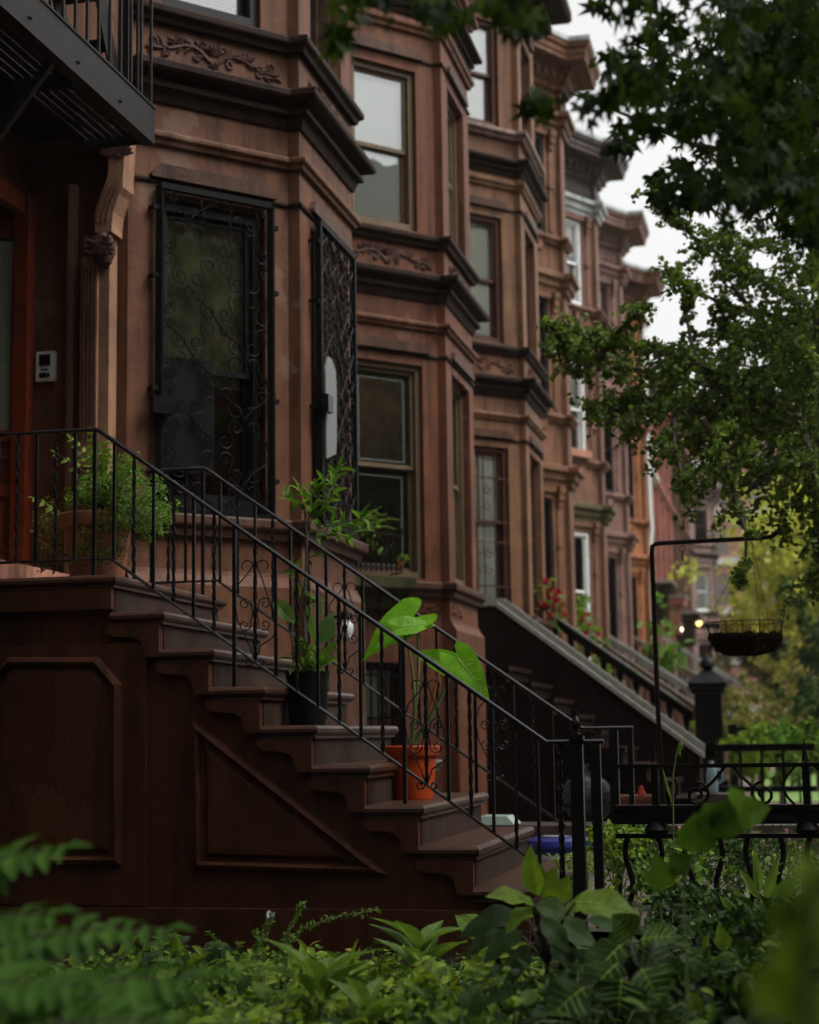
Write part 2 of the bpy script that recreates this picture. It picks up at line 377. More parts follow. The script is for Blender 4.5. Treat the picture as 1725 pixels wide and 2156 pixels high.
def relief(par, fr, u0, u1, z0, z1, mat, name='carving', d=.004, seed=1, k=1.0):
    """carved arabesque: central palmette, two running scrolls with leaves"""
    mb = MB(); rr = random.Random(seed); w = u1-u0; h = z1-z0; uc = (u0+u1)/2; zc = (z0+z1)/2
    def T(p): return fr(uc+p[0]*w/2, d, zc+p[1]*h/2)
    def stroke(ps, r):
        n = len(ps); mb.tube([T(p) for p in ps], [r*k*(.45+.55*math.sin(math.pi*min(1, (i+.6)/n))) for i in range(n)], 5)
    def leaf(x, y, an, ln, wd):
        ca, sa = math.cos(an), math.sin(an); P = []
        for t, s in ((0, 0), (.35, 1), (.7, .75), (1, 0), (.7, -.75), (.35, -1)):
            lx, ly = t*ln, s*wd; P.append((x+(lx*ca-ly*sa)*h/w, y+lx*sa+ly*ca))
        q = [T(p) for p in P]; c = T((x+ln*.5*ca*h/w, y+ln*.5*sa)); c = c+(fr(0, .014*k, 0)-fr(0, 0, 0))
        mb.add(q+[c], [(i, (i+1) % 6, 6) for i in range(6)])
    for s in (-1, 1):
        stroke([(s*(.02+.0*i), -.75+.1*i) for i in range(4)]+[(s*x, y) for x, y in ((.10, -.25), (.2, .1), (.32, .28), (.46, .2), (.60, -.05), (.74, -.22), (.86, -.2), (.93, -.02))], .012)
        for (cx, cy, r, a0, sg) in ((.26, -.30, .30, 1.2, 1), (.52, .42, .26, -2, -1), (.72, -.42, .24, 1.6, 1), (.88, .12, .30, -1.5, 1), (.14, .45, .26, -.6, 1)):
            sp = spiral((cx, cy), r, 1.15, a0, sg, 12); stroke([(s*(cx+(x-cx)*h/w), y) for x, y in sp], .010)
        for i in range(23):
            t = i/22; x = .12+.80*t; y = .28*math.sin(t*5.2)-.1*t+(rr.random()-.5)*.25
            an = (.5+(rr.random()-.5)*1.5)*(1 if i % 2 else -1); an = an if s > 0 else math.pi-an
            leaf(s*x, y, an, .55+.25*rr.random(), .15)
    for i in range(7):
        an = math.pi/2+(i-3)*.36; leaf(0, -.05, an, .75, .10)
    for i in range(3): leaf(0, -.35, -math.pi/2+(i-1)*.7, .5, .09)
    return mb.build(name, mat, par)
def lintel_cap(mb, fr, u0, u1, z, h=.085, d=.035):
    a = [(u0-.07, z), (u1+.07, z), (u1+.07, z+h*.25), (u1+.0, z+h), (u0-.0, z+h), (u0-.07, z+h*.25)]
    P0 = [fr(u, .0, zz) for u, zz in a]; P1 = [fr(u, d, zz) for u, zz in a]; n = len(a)
    mb.add(P0+P1, [tuple(range(2*n-1, n-1, -1))]+[(i, (i+1) % n, n+(i+1) % n, n+i) for i in range(n)])
def shell(mb, xb, x0, y0, y1, z1):
    mb.quad((xb, y0, 0), (x0, y0, 0), (x0, y0, z1), (xb, y0, z1)); mb.quad((xb, y1, 0), (xb, y1, z1), (x0, y1, z1), (x0, y1, 0))
    mb.quad((xb, y0, 0), (xb, y0, z1), (xb, y1, z1), (xb, y1, 0)); mb.quad((xb, y0, z1), (x0, y0, z1), (x0, y1, z1), (xb, y1, z1))
    mb.quad((xb, y0, 1.75), (x0, y0, 1.75), (x0, y1, 1.75), (xb, y1, 1.75)); mb.quad((xb, y0, 5.2), (x0, y0, 5.2), (x0, y1, 5.2), (xb, y1, 5.2))
ROWG = 'brownstone houses in the row'
def bay_house(label, Y1, mat, cfg, z_top=11.0, xf=-4.14, door='plain', back=-9.5):
    h = thing('brownstone_house', label, 'house', (xf, Y1+.7, 0), ROWG)
    ya = Y1-2.67
    P = [(xf, ya), (xf, Y1-.9), (-3.325, Y1), (-3.24, Y1), (-3.24, Y1+1.42), (-3.325, Y1+1.42), (xf, Y1+2.32), (xf, Y1+2.355)]
    wl = MB()
    frA, LA = frame(P[1], P[2]); frF, LF = frame(P[3], P[4]); frB, LB = frame(P[5], P[6])
    oa = [(.22, 1.03, 2.42, 4.5), (.24, 1.0, 5.84, 7.48), (.24, 1.0, 8.68, 10.1)]; of = [(.28, 1.2, 2.42, 4.5), (.3, 1.15, 5.84, 7.48), (.3, 1.15, 8.68, 10.1)]
    if cfg.get('base'): oa.append((.27, .78, .5, 1.62))
    wall_seg(wl, frA, LA, 0, z_top, oa, cfg.get('dep', .16)); wall_seg(wl, frF, LF, 0, z_top, of, .16); wall_seg(wl, frB, LB, 0, z_top, [])
    for i in (2, 4): f_, l_ = frame(P[i], P[i+1]); wall_seg(wl, f_, l_, 0, z_top, [])
    if door == 'first':
        y0 = 8.0
        f_, l_ = frame((-4.85, Y1-.9), (xf, Y1-.9)); wall_seg(wl, f_, l_, 0, z_top, [])
        f_, l_ = frame((-4.85, y0), (-4.85, Y1-.9)); wall_seg(wl, f_, l_, 0, z_top, [(.45, l_-.002, 1.98, 4.5)], .03)
        f_, l_ = frame((xf, y0), (-4.85, y0)); wall_seg(wl, f_, l_, 0, z_top, [])
        f_, l_ = frame((xf, 5.2), (xf, y0)); wall_seg(wl, f_, l_, 0, z_top, [])
        wl.box(-4.85, xf-.02, y0, Y1-.9, 4.9, z_top-.1)
        ya = 5.2
    else:
        f_, l_ = frame(P[0], P[1]); wall_seg(wl, f_, l_, 0, z_top, [(.4, 1.4, 1.7, 4.45), (.45, 1.35, 5.84, 7.48), (.45, 1.35, 8.68, 10.1)], .3)
        dd = MB().fbox(f_, .4, 1.4, -.36, -.3, 1.7, 4.45).build('door', M['woodblack'], h)
        for zz in ((5.84, 7.48), (8.68, 10.1)): window(h, f_, .45, 1.35, zz[0], zz[1], .1, M['wood'])
    shell(wl, back, xf, ya, Y1+2.355, z_top)
    wl.quad((xf, Y1-.9, z_top), (-3.325, Y1, z_top), (-3.325, Y1+1.42, z_top), (xf, Y1+2.32, z_top))
    wl.build('wall', mat, h)
    pl = P[1:7]
    if door != 'first': pl = P
    def course(name, pr, m=None, plan=None): return MB().sweep(plan or pl, pr).build(name, m or mat, h)
    pp = [(0, 0), (.06, 0), (.06, 1.93), (.02, 2.0), (.012, 2.03), (0, 2.03)]
    if cfg.get('base'): course('plinth', pp, plan=P[3:7])
    else: course('plinth', pp)
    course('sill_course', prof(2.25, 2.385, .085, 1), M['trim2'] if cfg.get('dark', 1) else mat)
    course('lintel_line', [(0, 4.585), (.018, 4.585), (.022, 4.60), (.018, 4.615), (0, 4.615)], M['trim'])
    course('string_course', prof(4.85, 4.93, .062, 1), cfg.get('string') or mat)
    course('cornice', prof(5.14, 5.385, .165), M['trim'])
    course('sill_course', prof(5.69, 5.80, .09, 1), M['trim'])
    course('lintel_line', [(0, 7.585), (.018, 7.585), (.022, 7.60), (.018, 7.615), (0, 7.615)], M['trim'])
    course('string_course', prof(7.87, 7.98, .07, 1))
    course('cornice', prof(8.05, 8.25, .15), M['trim'])
    course('sill_course', prof(8.53, 8.64, .12, 1), cfg.get('s3'))
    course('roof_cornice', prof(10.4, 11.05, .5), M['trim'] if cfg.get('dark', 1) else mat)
    for (fr, ops) in ((frA, oa[:3]), (frF, of[:3])):
        for o in ops: lc = MB(); lintel_cap(lc, fr, o[0]+.0, o[1]-.0, o[3]+.115, .095, .05); lc.build('lintel_cap', M['trim2'], h)
    if cfg.get('carve', 1):
        relief(h, frA, .12, 1.13, 5.43, 5.675, cfg['cm'], seed=3, k=1.35)
        relief(h, frF, .2, 1.2, 5.43, 5.665, cfg['cm'], seed=4, k=1.35)
    for fi, (fr, ops) in enumerate(((frA, oa), (frF, of))):
        for k in range(3):
            w = cfg['win'][fi][k]
            if w: window(h, fr, *ops[k], w.pop('dep', .1), M[w.pop('mf')], **w)
    if cfg.get('base'):
        fr = frA; o = oa[3]
        w = window(h, fr, *o, .1, M['wood'], blind=('curtain', .0), fw=.03)
        b = MB()
        for k in range(6): u = o[0]+.05+k*(o[1]-o[0]-.1)/5; b.bar(fr(u, -.02, o[2]), fr(u, -.02, o[3]), .018)
        for z in (o[2]+.12, o[2]+.6, o[3]-.12): b.bar(fr(o[0], -.02, z), fr(o[1], -.02, z), .02)
        b.build('window_bars', M['ironm'], h)
        relief(h, frA, .82, 1.16, 2.06, 2.22, mat, 'relief_panel', d=.005, seed=9); relief(h, frF, .1, .5, 2.05, 2.24, mat, 'relief_panel', d=.005, seed=10)
    return h, frA, frF, P

# --- the three canted-bay houses
W1 = [[dict(mf='woodblack', meet=.46, fw=.07, drape=[(0, 1, .42, 1)], dep=.06), dict(mf='woodblack', blind=('blindw', .0), dep=.06, pane='glassb'), None], [dict(mf='woodblack', fw=.06), dict(mf='wood', pane='glassb'), None]]
h1, fr1A, fr1F, P1 = bay_house('nearest brownstone, with iron window grilles and the fire escape over its red door', 11.02, M['s1'], dict(win=W1, cm=M['carve'], dep=.17, base=None), door='first')
W2 = [[dict(mf='woodolive', meet=.52, fw=.05, came=True, dep=.07, drape=[(.05, .95, .5, 1)], dm='pane_refl', tone_sheet=True), dict(mf='woodolive', blind=('blindw', .0), pane='glassb', dep=.07), None], [dict(mf='woodolive'), dict(mf='woodolive', blind=('blind', .2)), None]]  # added drape and lower sheet carry the parlour panes' reflection colour
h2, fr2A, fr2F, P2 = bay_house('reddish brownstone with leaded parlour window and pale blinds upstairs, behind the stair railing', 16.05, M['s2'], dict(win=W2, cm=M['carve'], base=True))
W3 = [[dict(mf='woodred', meet=.55, blind=('curtain', .0), dep=.07, bars=1), dict(mf='woodred', blind=('blind', .0), dep=.07), dict(mf='woodred', blind=('blindw', .1), pane='glassb', dep=.07)], [dict(mf='woodred'), dict(mf='woodred'), dict(mf='woodred')]]
h3, fr3A, fr3F, P3 = bay_house('tan brownstone with red framed barred window and white curtain, above the dark sloping stoop wall', 21.08, M['s3'], dict(win=W3, cm=M['s2'], s3=M['s8']))
# bars with heart scrolls over the parlour window of the third house
b = MB()
for k in range(5): u = .27+k*.175; b.bar(fr3A(u, .0, 2.45), fr3A(u, .0, 4.48), .014)
for z in (2.75, 3.3, 3.55, 4.1): b.bar(fr3A(.23, .0, z), fr3A(1.02, .0, z), .014)
for zz in (2.95, 3.75):
    for s in (-1, 1):
        for zo in (0, .2): b.tube([fr3A(.6+s*(.09+x), .0, zz+zo+y) for x, y in spiral((0, 0), .07, 1.2, 1.5, s, 12)], .006, 4)
b.build('window_bars', M['woodred'], h3)

# --- doorway of the nearest house
dY = 10.12; f_ = lambda u, d, z: Vector((u, dY-d, z))
d = MB()
d.box(-4.875, -4.775, 9.98, 10.10, 1.99, 4.5); d.box(-4.875, -4.80, 8.6, 9.97, 4.36, 4.49); d.box(-4.875, -4.775, 8.46, 8.58, 1.99, 4.5)
dr = d.build('door', M['door'], h1)
frD, LD = frame((-5.60, 9.70), (-4.885, 10.02))
lf = MB()
for a, b_, c_, e in ((0, .1, 2.0, 4.34), (LD-.012, LD, 2.0, 4.34), (.1, LD-.012, 2.0, 2.12), (.1, LD-.012, 2.50, 2.58), (.1, LD-.012, 2.86, 2.93), (.1, LD-.012, 4.22, 4.34)): lf.fbox(frD, a, b_, -.05, 0, c_, e)
lf.fbox(frD, .1, LD-.012, -.05, -.03, 2.12, 2.86); lf.fbox(frD, .16, LD-.05, -.03, -.012, 2.18, 2.45)
for k in range(7): lf.tube([frD(LD-.05-.1*k+p[0], -.022, 2.72+p[1]) for p in spiral((0, 0), .055, 1.4, 0, 1 if k % 2 else -1, 10)], .011, 5)
lf.build('door_leaf', M['door'], dr)
MB().quad(frD(.1, -.03, 2.93), frD(LD-.012, -.03, 2.93), frD(LD-.012, -.03, 4.22), frD(.1, -.03, 4.22)).build('pane', M['glass'], dr)
cu = MB()
for k in range(19): q0, q1 = .1+k*.035, .1+(k+1)*.035; cu.quad(frD(q0, -.05-.015*(k % 2), 2.94), frD(q1, -.05-.015*((k+1) % 2), 2.94), frD(q1, -.05-.015*((k+1) % 2), 4.2), frD(q0, -.05-.015*(k % 2), 4.2))
cu.build('curtain', M['curtain'], dr)
MB().box(-4.84, -4.42, 8.3, 10.08, 1.803, 1.97).build('doorstep', M['step'], h1)
MB().box(-4.53, -4.485, 10.05, 10.115, 1.8, 4.55).build('jamb_fillet', M['pil'], h1)
p = MB(); p.box(-4.385, -4.21, 9.985, 10.115, 1.8, 4.17)
p.box(-4.392, -4.28, 9.955, 9.984, 2.75, 4.02)
for zz in (2.28, 2.66, 2.72): p.box(-4.40, -4.275, 9.945, 9.984, zz, zz+.045)
p.box(-4.387, -4.285, 9.965, 9.984, 2.32, 2.66)
p.box(-4.41, -4.2, 9.95, 10.112, 1.802, 1.95)
pl_ = p.build('pilaster', M['pil'], h1)
fl = MB()
for k in range(4): u = -4.378+k*.026; fl.box(u, u+.010, 9.948, 9.954, 2.82, 3.95)
fl.build('flute_groove', M['carve'], pl_)
fr_d = lambda u, d, z: Vector((u, 9.962-d, z))
relief(pl_, fr_d, -4.38, -4.292, 2.35, 2.63, M['carve'], 'carving', seed=5, k=.45)
bp = [(-4.205, 4.88), (-4.085, 4.88), (-4.085, 4.78), (-4.10, 4.52), (-4.10, 4.46), (-4.125, 4.42), (-4.165, 4.30), (-4.175, 4.22), (-4.175, 4.17), (-4.29, 4.17), (-4.29, 4.31), (-4.262, 4.38), (-4.232, 4.46), (-4.20, 4.56)]
br = MB().prism([(x, 9.93, z) for x, z in bp], (0, .18, 0)).build('bracket', M['pil'], h1)
gr = MB()
for k in range(3): gr.tube([(-4.275+k*.035+a, 9.922, b) for a, b in ((0, 4.24), (.01, 4.3), (.045, 4.40), (.075, 4.48))], .007, 4)
gr.build('flute_groove', M['s1'], br)
relief(br, lambda u, d, z: Vector((u, 9.925-d, z)), -4.185, -4.10, 4.62, 4.84, M['carve'], 'carving', seed=6, k=.45)
mk_ = MB(); mk_.lathe([(0, -.11), (.05, -.1), (.075, -.03), (.07, .05), (.04, .1), (0, .11)], (-4.24, 9.96, 4.07), 12)
relief(br, lambda u, d, z: Vector((u, 9.9-d, z)), -4.30, -4.19, 3.98, 4.17, M['carve'], 'leaf_boss', seed=8, k=.8)
mk_.build('leaf_boss', M['carve'], br)
# door hood hidden behind the fire escape
MB().box(-4.86, -4.25, 7.9, 10.3, 4.885, 5.08).build('door_hood', M['trim'], h1)

# --- window grilles of the nearest house
def grille(par, fr, u0, u1, z0, z1, d, seed, dense, matf):
    rr = random.Random(seed); f = MB()
    for a, b_ in (((u0, z0), (u0, z1)), ((u1, z0), (u1, z1)), ((u0, z1), (u1, z1)), ((u0, z0), (u1, z0))):
        f.bar(fr(a[0], d, a[1]), fr(b_[0], d, b_[1]), .045, .04)
    for z in (z0+.25, z0+.8, z0+1.55, z1-.15):
        for u, s in ((u0, -1), (u1, 1)):
            f.bar(fr(u, d, z), fr(u+s*.055, d, z), .03); f.bar(fr(u+s*.05, d, z), fr(u+s*.05, 0, z), .02)
    fo = f.build('window_grille', matf, par); g = MB()
    nx, nz = dense; w = (u1-u0)/nx; hh = (z1-z0)/nz
    for i in range(nx):
        for j in range(nz):
            cu_ = u0+(i+.5)*w; cz_ = z0+(j+.5)*hh; s = 1 if (i+j) % 2 else -1; r = min(w, hh)*.30
            c1 = (cu_-w*.20*s, cz_+hh*.22); c2 = (cu_+w*.20*s, cz_-hh*.22)
            p1 = spiral(c1, r, 1.35, R(-50 if s > 0 else 230), s, 12, .2); p2 = spiral(c2, r, 1.35, R(130 if s > 0 else 50), s, 12, .2)
            pts = list(reversed(p1))+p2
            g.tube([fr(a, d+.004*rr.random(), b_) for a, b_ in pts], .0048, 4)
            if rr.random() < .5: g.tube([fr(a, d+.006, b_) for a, b_ in [(cu_-w*.5, cz_+hh*.5*s), (cu_-w*.2, cz_+hh*.15*s), (cu_+w*.2, cz_-hh*.1*s), (cu_+w*.5, cz_-hh*.5*s)]], .006, 4)
    g.build('scrollwork', matf, fo)
    return fo
g1 = grille(h1, fr1A, .205, 1.045, 2.395, 4.555, .05, 2, (4, 10), M['irong'])
lb = MB().fbox(fr1A, .13, .27, .06, .12, 3.02, 3.13); lb.fbox(fr1A, .20, .26, .045, .06, 2.96, 3.2); lb.build('lock_box', M['iron'], g1)
MB().fbox(fr1A, .23, .62, .024, .030, 2.66, 3.42).build('lock_shield', M['irong'], g1)
MB().fbox(fr1F, .285, 1.195, -.02, .02, 2.44, 4.49).build('dark_board', M['darkboard'], h1, 'dark board added over the window behind the scrollwork, hiding its sky reflection')  # added dark board, keeps the pane's sky reflection out of view
g2 = grille(h1, fr1F, .265, 1.215, 2.42, 4.555, .06, 4, (9, 20), M['irong'])
pl2 = [(.29, 3.50), (.36, 3.60), (.46, 3.60), (.56, 3.53), (.58, 3.4), (.57, 3.02), (.545, 2.93), (.30, 2.86)]
MB().prism([fr1F(u, .085, z) for u, z in pl2], fr1F(0, .012, 0)-fr1F(0, 0, 0)).build('lock_shield', M['board'], g2, 'pale grey plate fixed over the lock')
MB().fbox(fr1F, .20, .33, .09, .14, 3.18, 3.3).build('lock_box', M['iron'], g2)

# --- intercom
ic = thing('intercom', 'pale rectangular intercom panel with dark screen on the wall beside the red door', 'intercom', (-4.68, 10.11, 3.27))
b = MB().box(-4.752, -4.628, 10.075, 10.118, 3.255, 3.45); b.build('housing', M['panelw'], ic)
MB().box(-4.728, -4.652, 10.068, 10.074, 3.355, 3.43).build('screen', M['screen'], ic)
k_ = MB()
k_.box(-4.728, -4.68, 10.07, 10.074, 3.275, 3.308); k_.box(-4.675, -4.655, 10.07, 10.074, 3.277, 3.306); k_.box(-4.72, -4.665, 10.071, 10.074, 3.325, 3.334)
k_.build('keypad', M['screen'], ic)

# --- the shallow-bay houses further on
def shallow_house(label, Y1, mat, win, W=4.6, z_top=11.1, cor=None, pipe=False, mossy=False):
    xf = -3.985
    h = thing('brownstone_house', label, 'house', (xf, Y1+.4, 0), ROWG)
    P = [(xf, Y1-2.1), (xf, Y1-1.143), (-3.325, Y1), (-3.24, Y1), (-3.24, Y1+.42), (-3.325, Y1+.42), (xf, Y1+1.563), (xf, Y1+W-2.1)]
    frA, LA = frame(P[1], P[2]); frF, LF = frame(P[3], P[4]); wl = MB()
    oa = [(.30, 1.03, 2.1, 4.40), (.30, 1.03, 5.70, 7.45), (.30, 1.03, 8.45, 10.0)]
    wall_seg(wl, frA, LA, 0, z_top, oa, .12); wall_seg(wl, frF, LF, 0, z_top, [])
    for i in (0, 2, 4, 5, 6): f_, l_ = frame(P[i], P[i+1]); wall_seg(wl, f_, l_, 0, z_top, [])
    shell(wl, -9.5, xf, P[0][1], P[-1][1], z_top); wl.quad((xf, Y1-1.143, z_top), (-3.325, Y1, z_top), (-3.325, Y1+.42, z_top), (xf, Y1+1.563, z_top))
    wl.build('wall', mat, h)
    def course(n, pr, m=None): return MB().sweep(P, pr).build(n, m or mat, h)
    hm = M['mosst'] if mossy else mat
    for i, (zh, zs) in enumerate(((4.62, 2.0), (7.58, 5.56), (10.14, 8.31))):
        course('hood_course', [(0, zh-.03), (.05, zh-.03), (.06, zh+.04), (.10, zh+.06), (.11, zh+.15), (.17, zh+.18), (.17, zh+.25), (.14, zh+.27), (0, zh+.29)], hm if i == 0 else (M['roofg'] if i == 2 and mossy else mat))
        course('sill_course', prof(zs, zs+.12, .10, 1))
        bk = MB(); sb = MB()
        o = oa[i]
        for u in (o[0]-.10, o[1]+.06):
            bk.fbox(frA, u, u+.14, 0, .11, zh-.13, zh-.035); bk.fbox(frA, u+.01, u+.13, 0, .09, zh-.24, zh-.13); bk.fbox(frA, u+.02, u+.12, 0, .06, zh-.34, zh-.24)
            bk.fbox(frA, u+.03, u+.11, 0, .025, zs+.2, zh-.34); bk.fbox(frA, u+.01, u+.13, 0, .05, zh-.95, zh-.9)
        bk.fbox(frA, o[0]+.04, o[1]+.06, 0, .045, zh-.13, zh-.035)
        bk.fbox(frA, o[0]+.15, o[0]+.3, 0, .07, zs-.14, zs-.01); bk.fbox(frA, o[1]-.3, o[1]-.15, 0, .07, zs-.14, zs-.01)
        bk.build('window_surround', mat, h)
        w = dict(win[i]); mf = M[w.pop('mf')]
        window(h, frA, *o, .045, mf, **w)
    pn = MB()
    pn.fbox(frA, .2, 1.15, 0, .02, 10.50, 10.53); pn.fbox(frA, .2, 1.15, 0, .02, 10.70, 10.73)
    pn.build('frieze_panel', mat, h)
    cm = cor or mat
    course('roof_cornice', [(0, 10.48), (.03, 10.48), (.04, 10.53), (0.02, 10.56), (.02, 10.74), (.08, 10.78), (.10, 10.84), (.16, 10.88), (.17, 10.96), (.24, 11.02), (.26, 11.08), (.47, 11.085), (.47, 11.15), (.49, 11.17), (.49, 11.24), (.53, 11.28), (.54, 11.35)], cm)
    course('roof_edge', [(.545, 11.345), (.56, 11.35), (.56, 11.42), (.3, 11.45), (-.3, 11.47)], M['roofg'])
    dn = MB()
    for k in range(7): u = .05+k*.19; dn.fbox(frA, u, u+.09, .17, .23, 10.90, 11.0)
    dn.build('dentil', cm, h)
    if pipe:
        MB().tube([(-3.17, Y1+.05, 2.0), (-3.17, Y1+.05, 5.2), (-3.13, Y1+.05, 5.5), (-3.15, Y1+.05, 6), (-3.17, Y1+.05, 10.4)], .05, 8).build('downspout', M['white'], h)
    return h, frA
DK = dict(mf='woodblack')
shallow_house('umber brownstone with three dark windows, fourth from the near end', 25.25, M['s4'], [DK, DK, DK])
h5, fr5 = shallow_house('cocoa brownstone with white sash windows and a black roof cornice', 29.85, M['s5'], [dict(mf='white', bars=1, meet=.55), dict(mf='white', blind=('blindw', .5), pane='glassb', bars=1), dict(mf='white', bars=1, blind=('blindw', .6))], cor=M['blackcornice'], mossy=True)
fl_ = MB().fbox(fr5, .33, .95, .02, .16, 5.69, 5.82); fl_.build('window_box', M['step'], h5)
shallow_house('mauve brownstone with dark windows, between the white sashed house and the orange house', 34.3, M['s6'], [DK, DK, dict(mf='woodred')], W=4.4)
shallow_house('orange painted brownstone with a white downspout on its corner', 38.7, M['s7'], [DK, DK, DK], W=4.5, cor=M['s5'], pipe=True)

# --- flat-fronted houses, very oblique
def flat_house(label, y0, y1, mat, band, hood):
    xf = -4.14; h = thing('row_house', label, 'house', (xf, (y0+y1)/2, 0), 'flat fronted row houses')
    wl = MB(); f_, L = frame((xf, y0), (xf, y1)); ops = []
    for zz in ((2.2, 4.3), (5.7, 7.5), (8.6, 10.0)):
        for k in range(3): u = L*(.12+.3*k); ops.append((u, u+.9, *zz))
    wall_seg(wl, f_, L, 0, 11, ops, .12); shell(wl, -9.5, xf, y0, y1-.01, 11); wl.build('wall', mat, h)
    for o in ops: MB().quad(f_(o[0], -.11, o[2]), f_(o[1], -.11, o[2]), f_(o[1], -.11, o[3]), f_(o[0], -.11, o[3])).build('window', M['screen'], h)
    pb = MB()
    for k in range(7): u = .12+k*(L-.3)/6; pb.fbox(f_, u, u+.16, 0, .07+.04*(k % 2), 0, 10.5)
    pb.build('pilaster', mat, h)
    pl = [(xf, y0+.02), (xf, y1-.02)]
    MB().sweep(pl, prof(10.5, 11.0, .55)).build('roof_cornice', mat if not band else M['s8'], h)
    if band:
        for za, zb in ((8.3, 8.5), (9.15, 9.4)): MB().sweep(pl, prof(za, zb, .28, 1)).build('string_course', M['wtrim'], h)
    else: MB().sweep(pl, prof(8.35, 8.55, .2, 1)).build('string_course', mat, h)
    if hood:
        hd = MB(); yc = y0+1.2; hd.box(xf, xf+.85, yc-.8, yc+.8, 4.75, 4.95); hd.box(xf, xf+.65, yc-.7, yc-.45, 3.9, 4.745); hd.box(xf, xf+.65, yc+.45, yc+.7, 3.9, 4.745); hd.box(xf, xf+.3, yc-.72, yc+.72, 1.7, 3.9)
        ho = hd.build('door_hood', hood, h); MB().box(xf, xf+.9, yc-.84, yc+.84, 4.955, 5.02).build('hood_top', M['coping'], ho)
flat_house('grey brown flat house with white bands, first beyond the orange house', 41.0, 46.4, M['s8'], True, None)
flat_house('grey brown flat house with white bands, next to the brick red front', 46.4, 51.5, M['s8'], True, M['trim'])
flat_house('brick red flat house among grey brown neighbours', 51.5, 59.0, M['s9'], False, M['s9'])
flat_house('grey brown flat house just beyond the brick red front', 59.0, 69.3, M['s5'], False, M['trim'])
W8 = [[dict(mf='white', blind=('blindw', .4)), dict(mf='white', blind=('blindw', 0), pane='glassb'), dict(mf='wood')], [None, None, None]]
W8[0][0] = dict(mf='woodblack')
bay_house('far grey bay house with pale blinds, at the end of the visible row', 72.0, M['s8'], dict(win=W8, cm=M['s8'], carve=0, dark=0), back=-10)

# far brick apartment block behind the leaves
ab = thing('apartment_building', 'distant brick apartment block with white stone bands, seen through the leaves', 'apartment', (0, 112, 0))
w = MB(); f_, L = frame((-9, 108), (14, 108)); ops = []
for j in range(6):
    for k in range(8): ops.append((.8+k*2.8, 2.2+k*2.8, 2.5+j*3.1, 4.4+j*3.1))
wall_seg(w, lambda u, d, z: Vector((-9+u, 108-d, z)), 23, 0, 21, ops, .3); w.box(-9, 14, 108.4, 116, 0, 21); w.build('wall', M['brick'], ab)
bd = MB()
for j in range(7): bd.box(-9.1, 14.1, 107.75, 108.0, 1.9+j*3.1, 2.35+j*3.1)
bd.box(-9.4, 14.4, 107.4, 108.0, 20.4, 21.3); bd.build('stone_band', M['wtrim'], ab)
for o in ops[:]:
    MB().quad((-9+o[0], 108.25, o[2]), (-9+o[1], 108.25, o[2]), (-9+o[1], 108.25, o[3]), (-9+o[0], 108.25, o[3])).build('window', M['glassb'], ab)

# the row across the street, which the parlour windows mirror
op = thing('terrace', 'brown terrace on the opposite side of the street, out of the picture', 'terrace', (20, 25, 0))
w = MB(); f_, L = frame((19, 75), (19, -30)); ops = [(1.2+k*2.5, 2.3+k*2.5, z, z+1.9) for k in range(41) for z in (2.3, 5.6, 8.6)]
wall_seg(w, f_, L, 0, 14.2, ops, .2); w.box(19.3, 28, -30, 75, 0, 14.2); w.build('wall', M['s5'], op)
MB().sweep([(19, 75), (19, -30)], prof(13.4, 14.3, .5)).build('roof_cornice', M['trim'], op)

wl_ = thing('wall_lamp', 'small unlit wall lamp with white globe on the bay base behind the black pot', 'lamp', atX(725, 1320, -3.12))
q = atX(728, 1322, -3.08)
MB().lathe([(0, -.075), (.035, -.07), (.055, -.02), (.055, .02), (.035, .06), (0, .065)], q, 14).build('globe', M['white'], wl_)
b = MB(); b.lathe([(.03, .06), (.06, .07), (.05, .10), (0, .13)], q, 10); b.bar(q+Vector((0, 0, .1)), (-3.24, q.y, q.z+.05), .02); b.box(-3.245, -3.175, q.y-.05, q.y+.05, q.z-.04, q.z+.12); b.build('bracket', M['ironm'], wl_)

# ------------------------------------------------------------------ the near stoop
XL, RUN, RISE, YS, YF, ZL = -3.46, .272, .2, 8.325, 10.09, 1.8
st = thing('stoop', 'dark red brown stone stoop with panelled side wall climbing to the red door', 'stoop', (-3, 9.2, 0))
bd = MB(); pts = [(-4.42, 0), (-4.42, ZL-.07)]
for k in range(9):
    xc = XL+RUN*k-.035; pts += [(xc, ZL-RISE*k-.07), (xc, max(0, ZL-RISE*(k+1)-.07))]
pts = pts[:-1]+[(XL+RUN*8-.035, 0)]
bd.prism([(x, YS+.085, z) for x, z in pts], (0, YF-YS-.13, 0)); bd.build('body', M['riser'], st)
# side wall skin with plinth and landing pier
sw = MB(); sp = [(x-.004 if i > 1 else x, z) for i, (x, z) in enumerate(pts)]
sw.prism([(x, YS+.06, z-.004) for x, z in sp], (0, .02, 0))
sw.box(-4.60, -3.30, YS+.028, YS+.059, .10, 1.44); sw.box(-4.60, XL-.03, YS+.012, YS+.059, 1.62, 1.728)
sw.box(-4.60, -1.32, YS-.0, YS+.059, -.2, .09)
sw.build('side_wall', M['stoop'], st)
def ring(par, poly, y, name='side_panel'):
    """moulded frame round a sunk or raised panel on the side wall; poly in x,z, clockwise seen from the front"""
    b = MB(); n = len(poly)
    prof_ = [(0, 0), (.010, .034), (.028, .042), (.042, .018), (.05, -.012), (.085, .022), (.105, .024)]
    V = []
    for i in range(n):
        for o, h in prof_:
            x, z = offs([tuple(p) for p in poly], i, o, True); V.append((x, y-h, z))
    m = len(prof_); F = []
    for i in range(n):
        k = (i+1) % n
        for j in range(m-1): F.append((i*m+j, i*m+j+1, k*m+j+1, k*m+j))
    F.append(tuple(i*m+m-1 for i in range(n)))
    b.add(V, F); return b.build(name, M['stoop'], par)
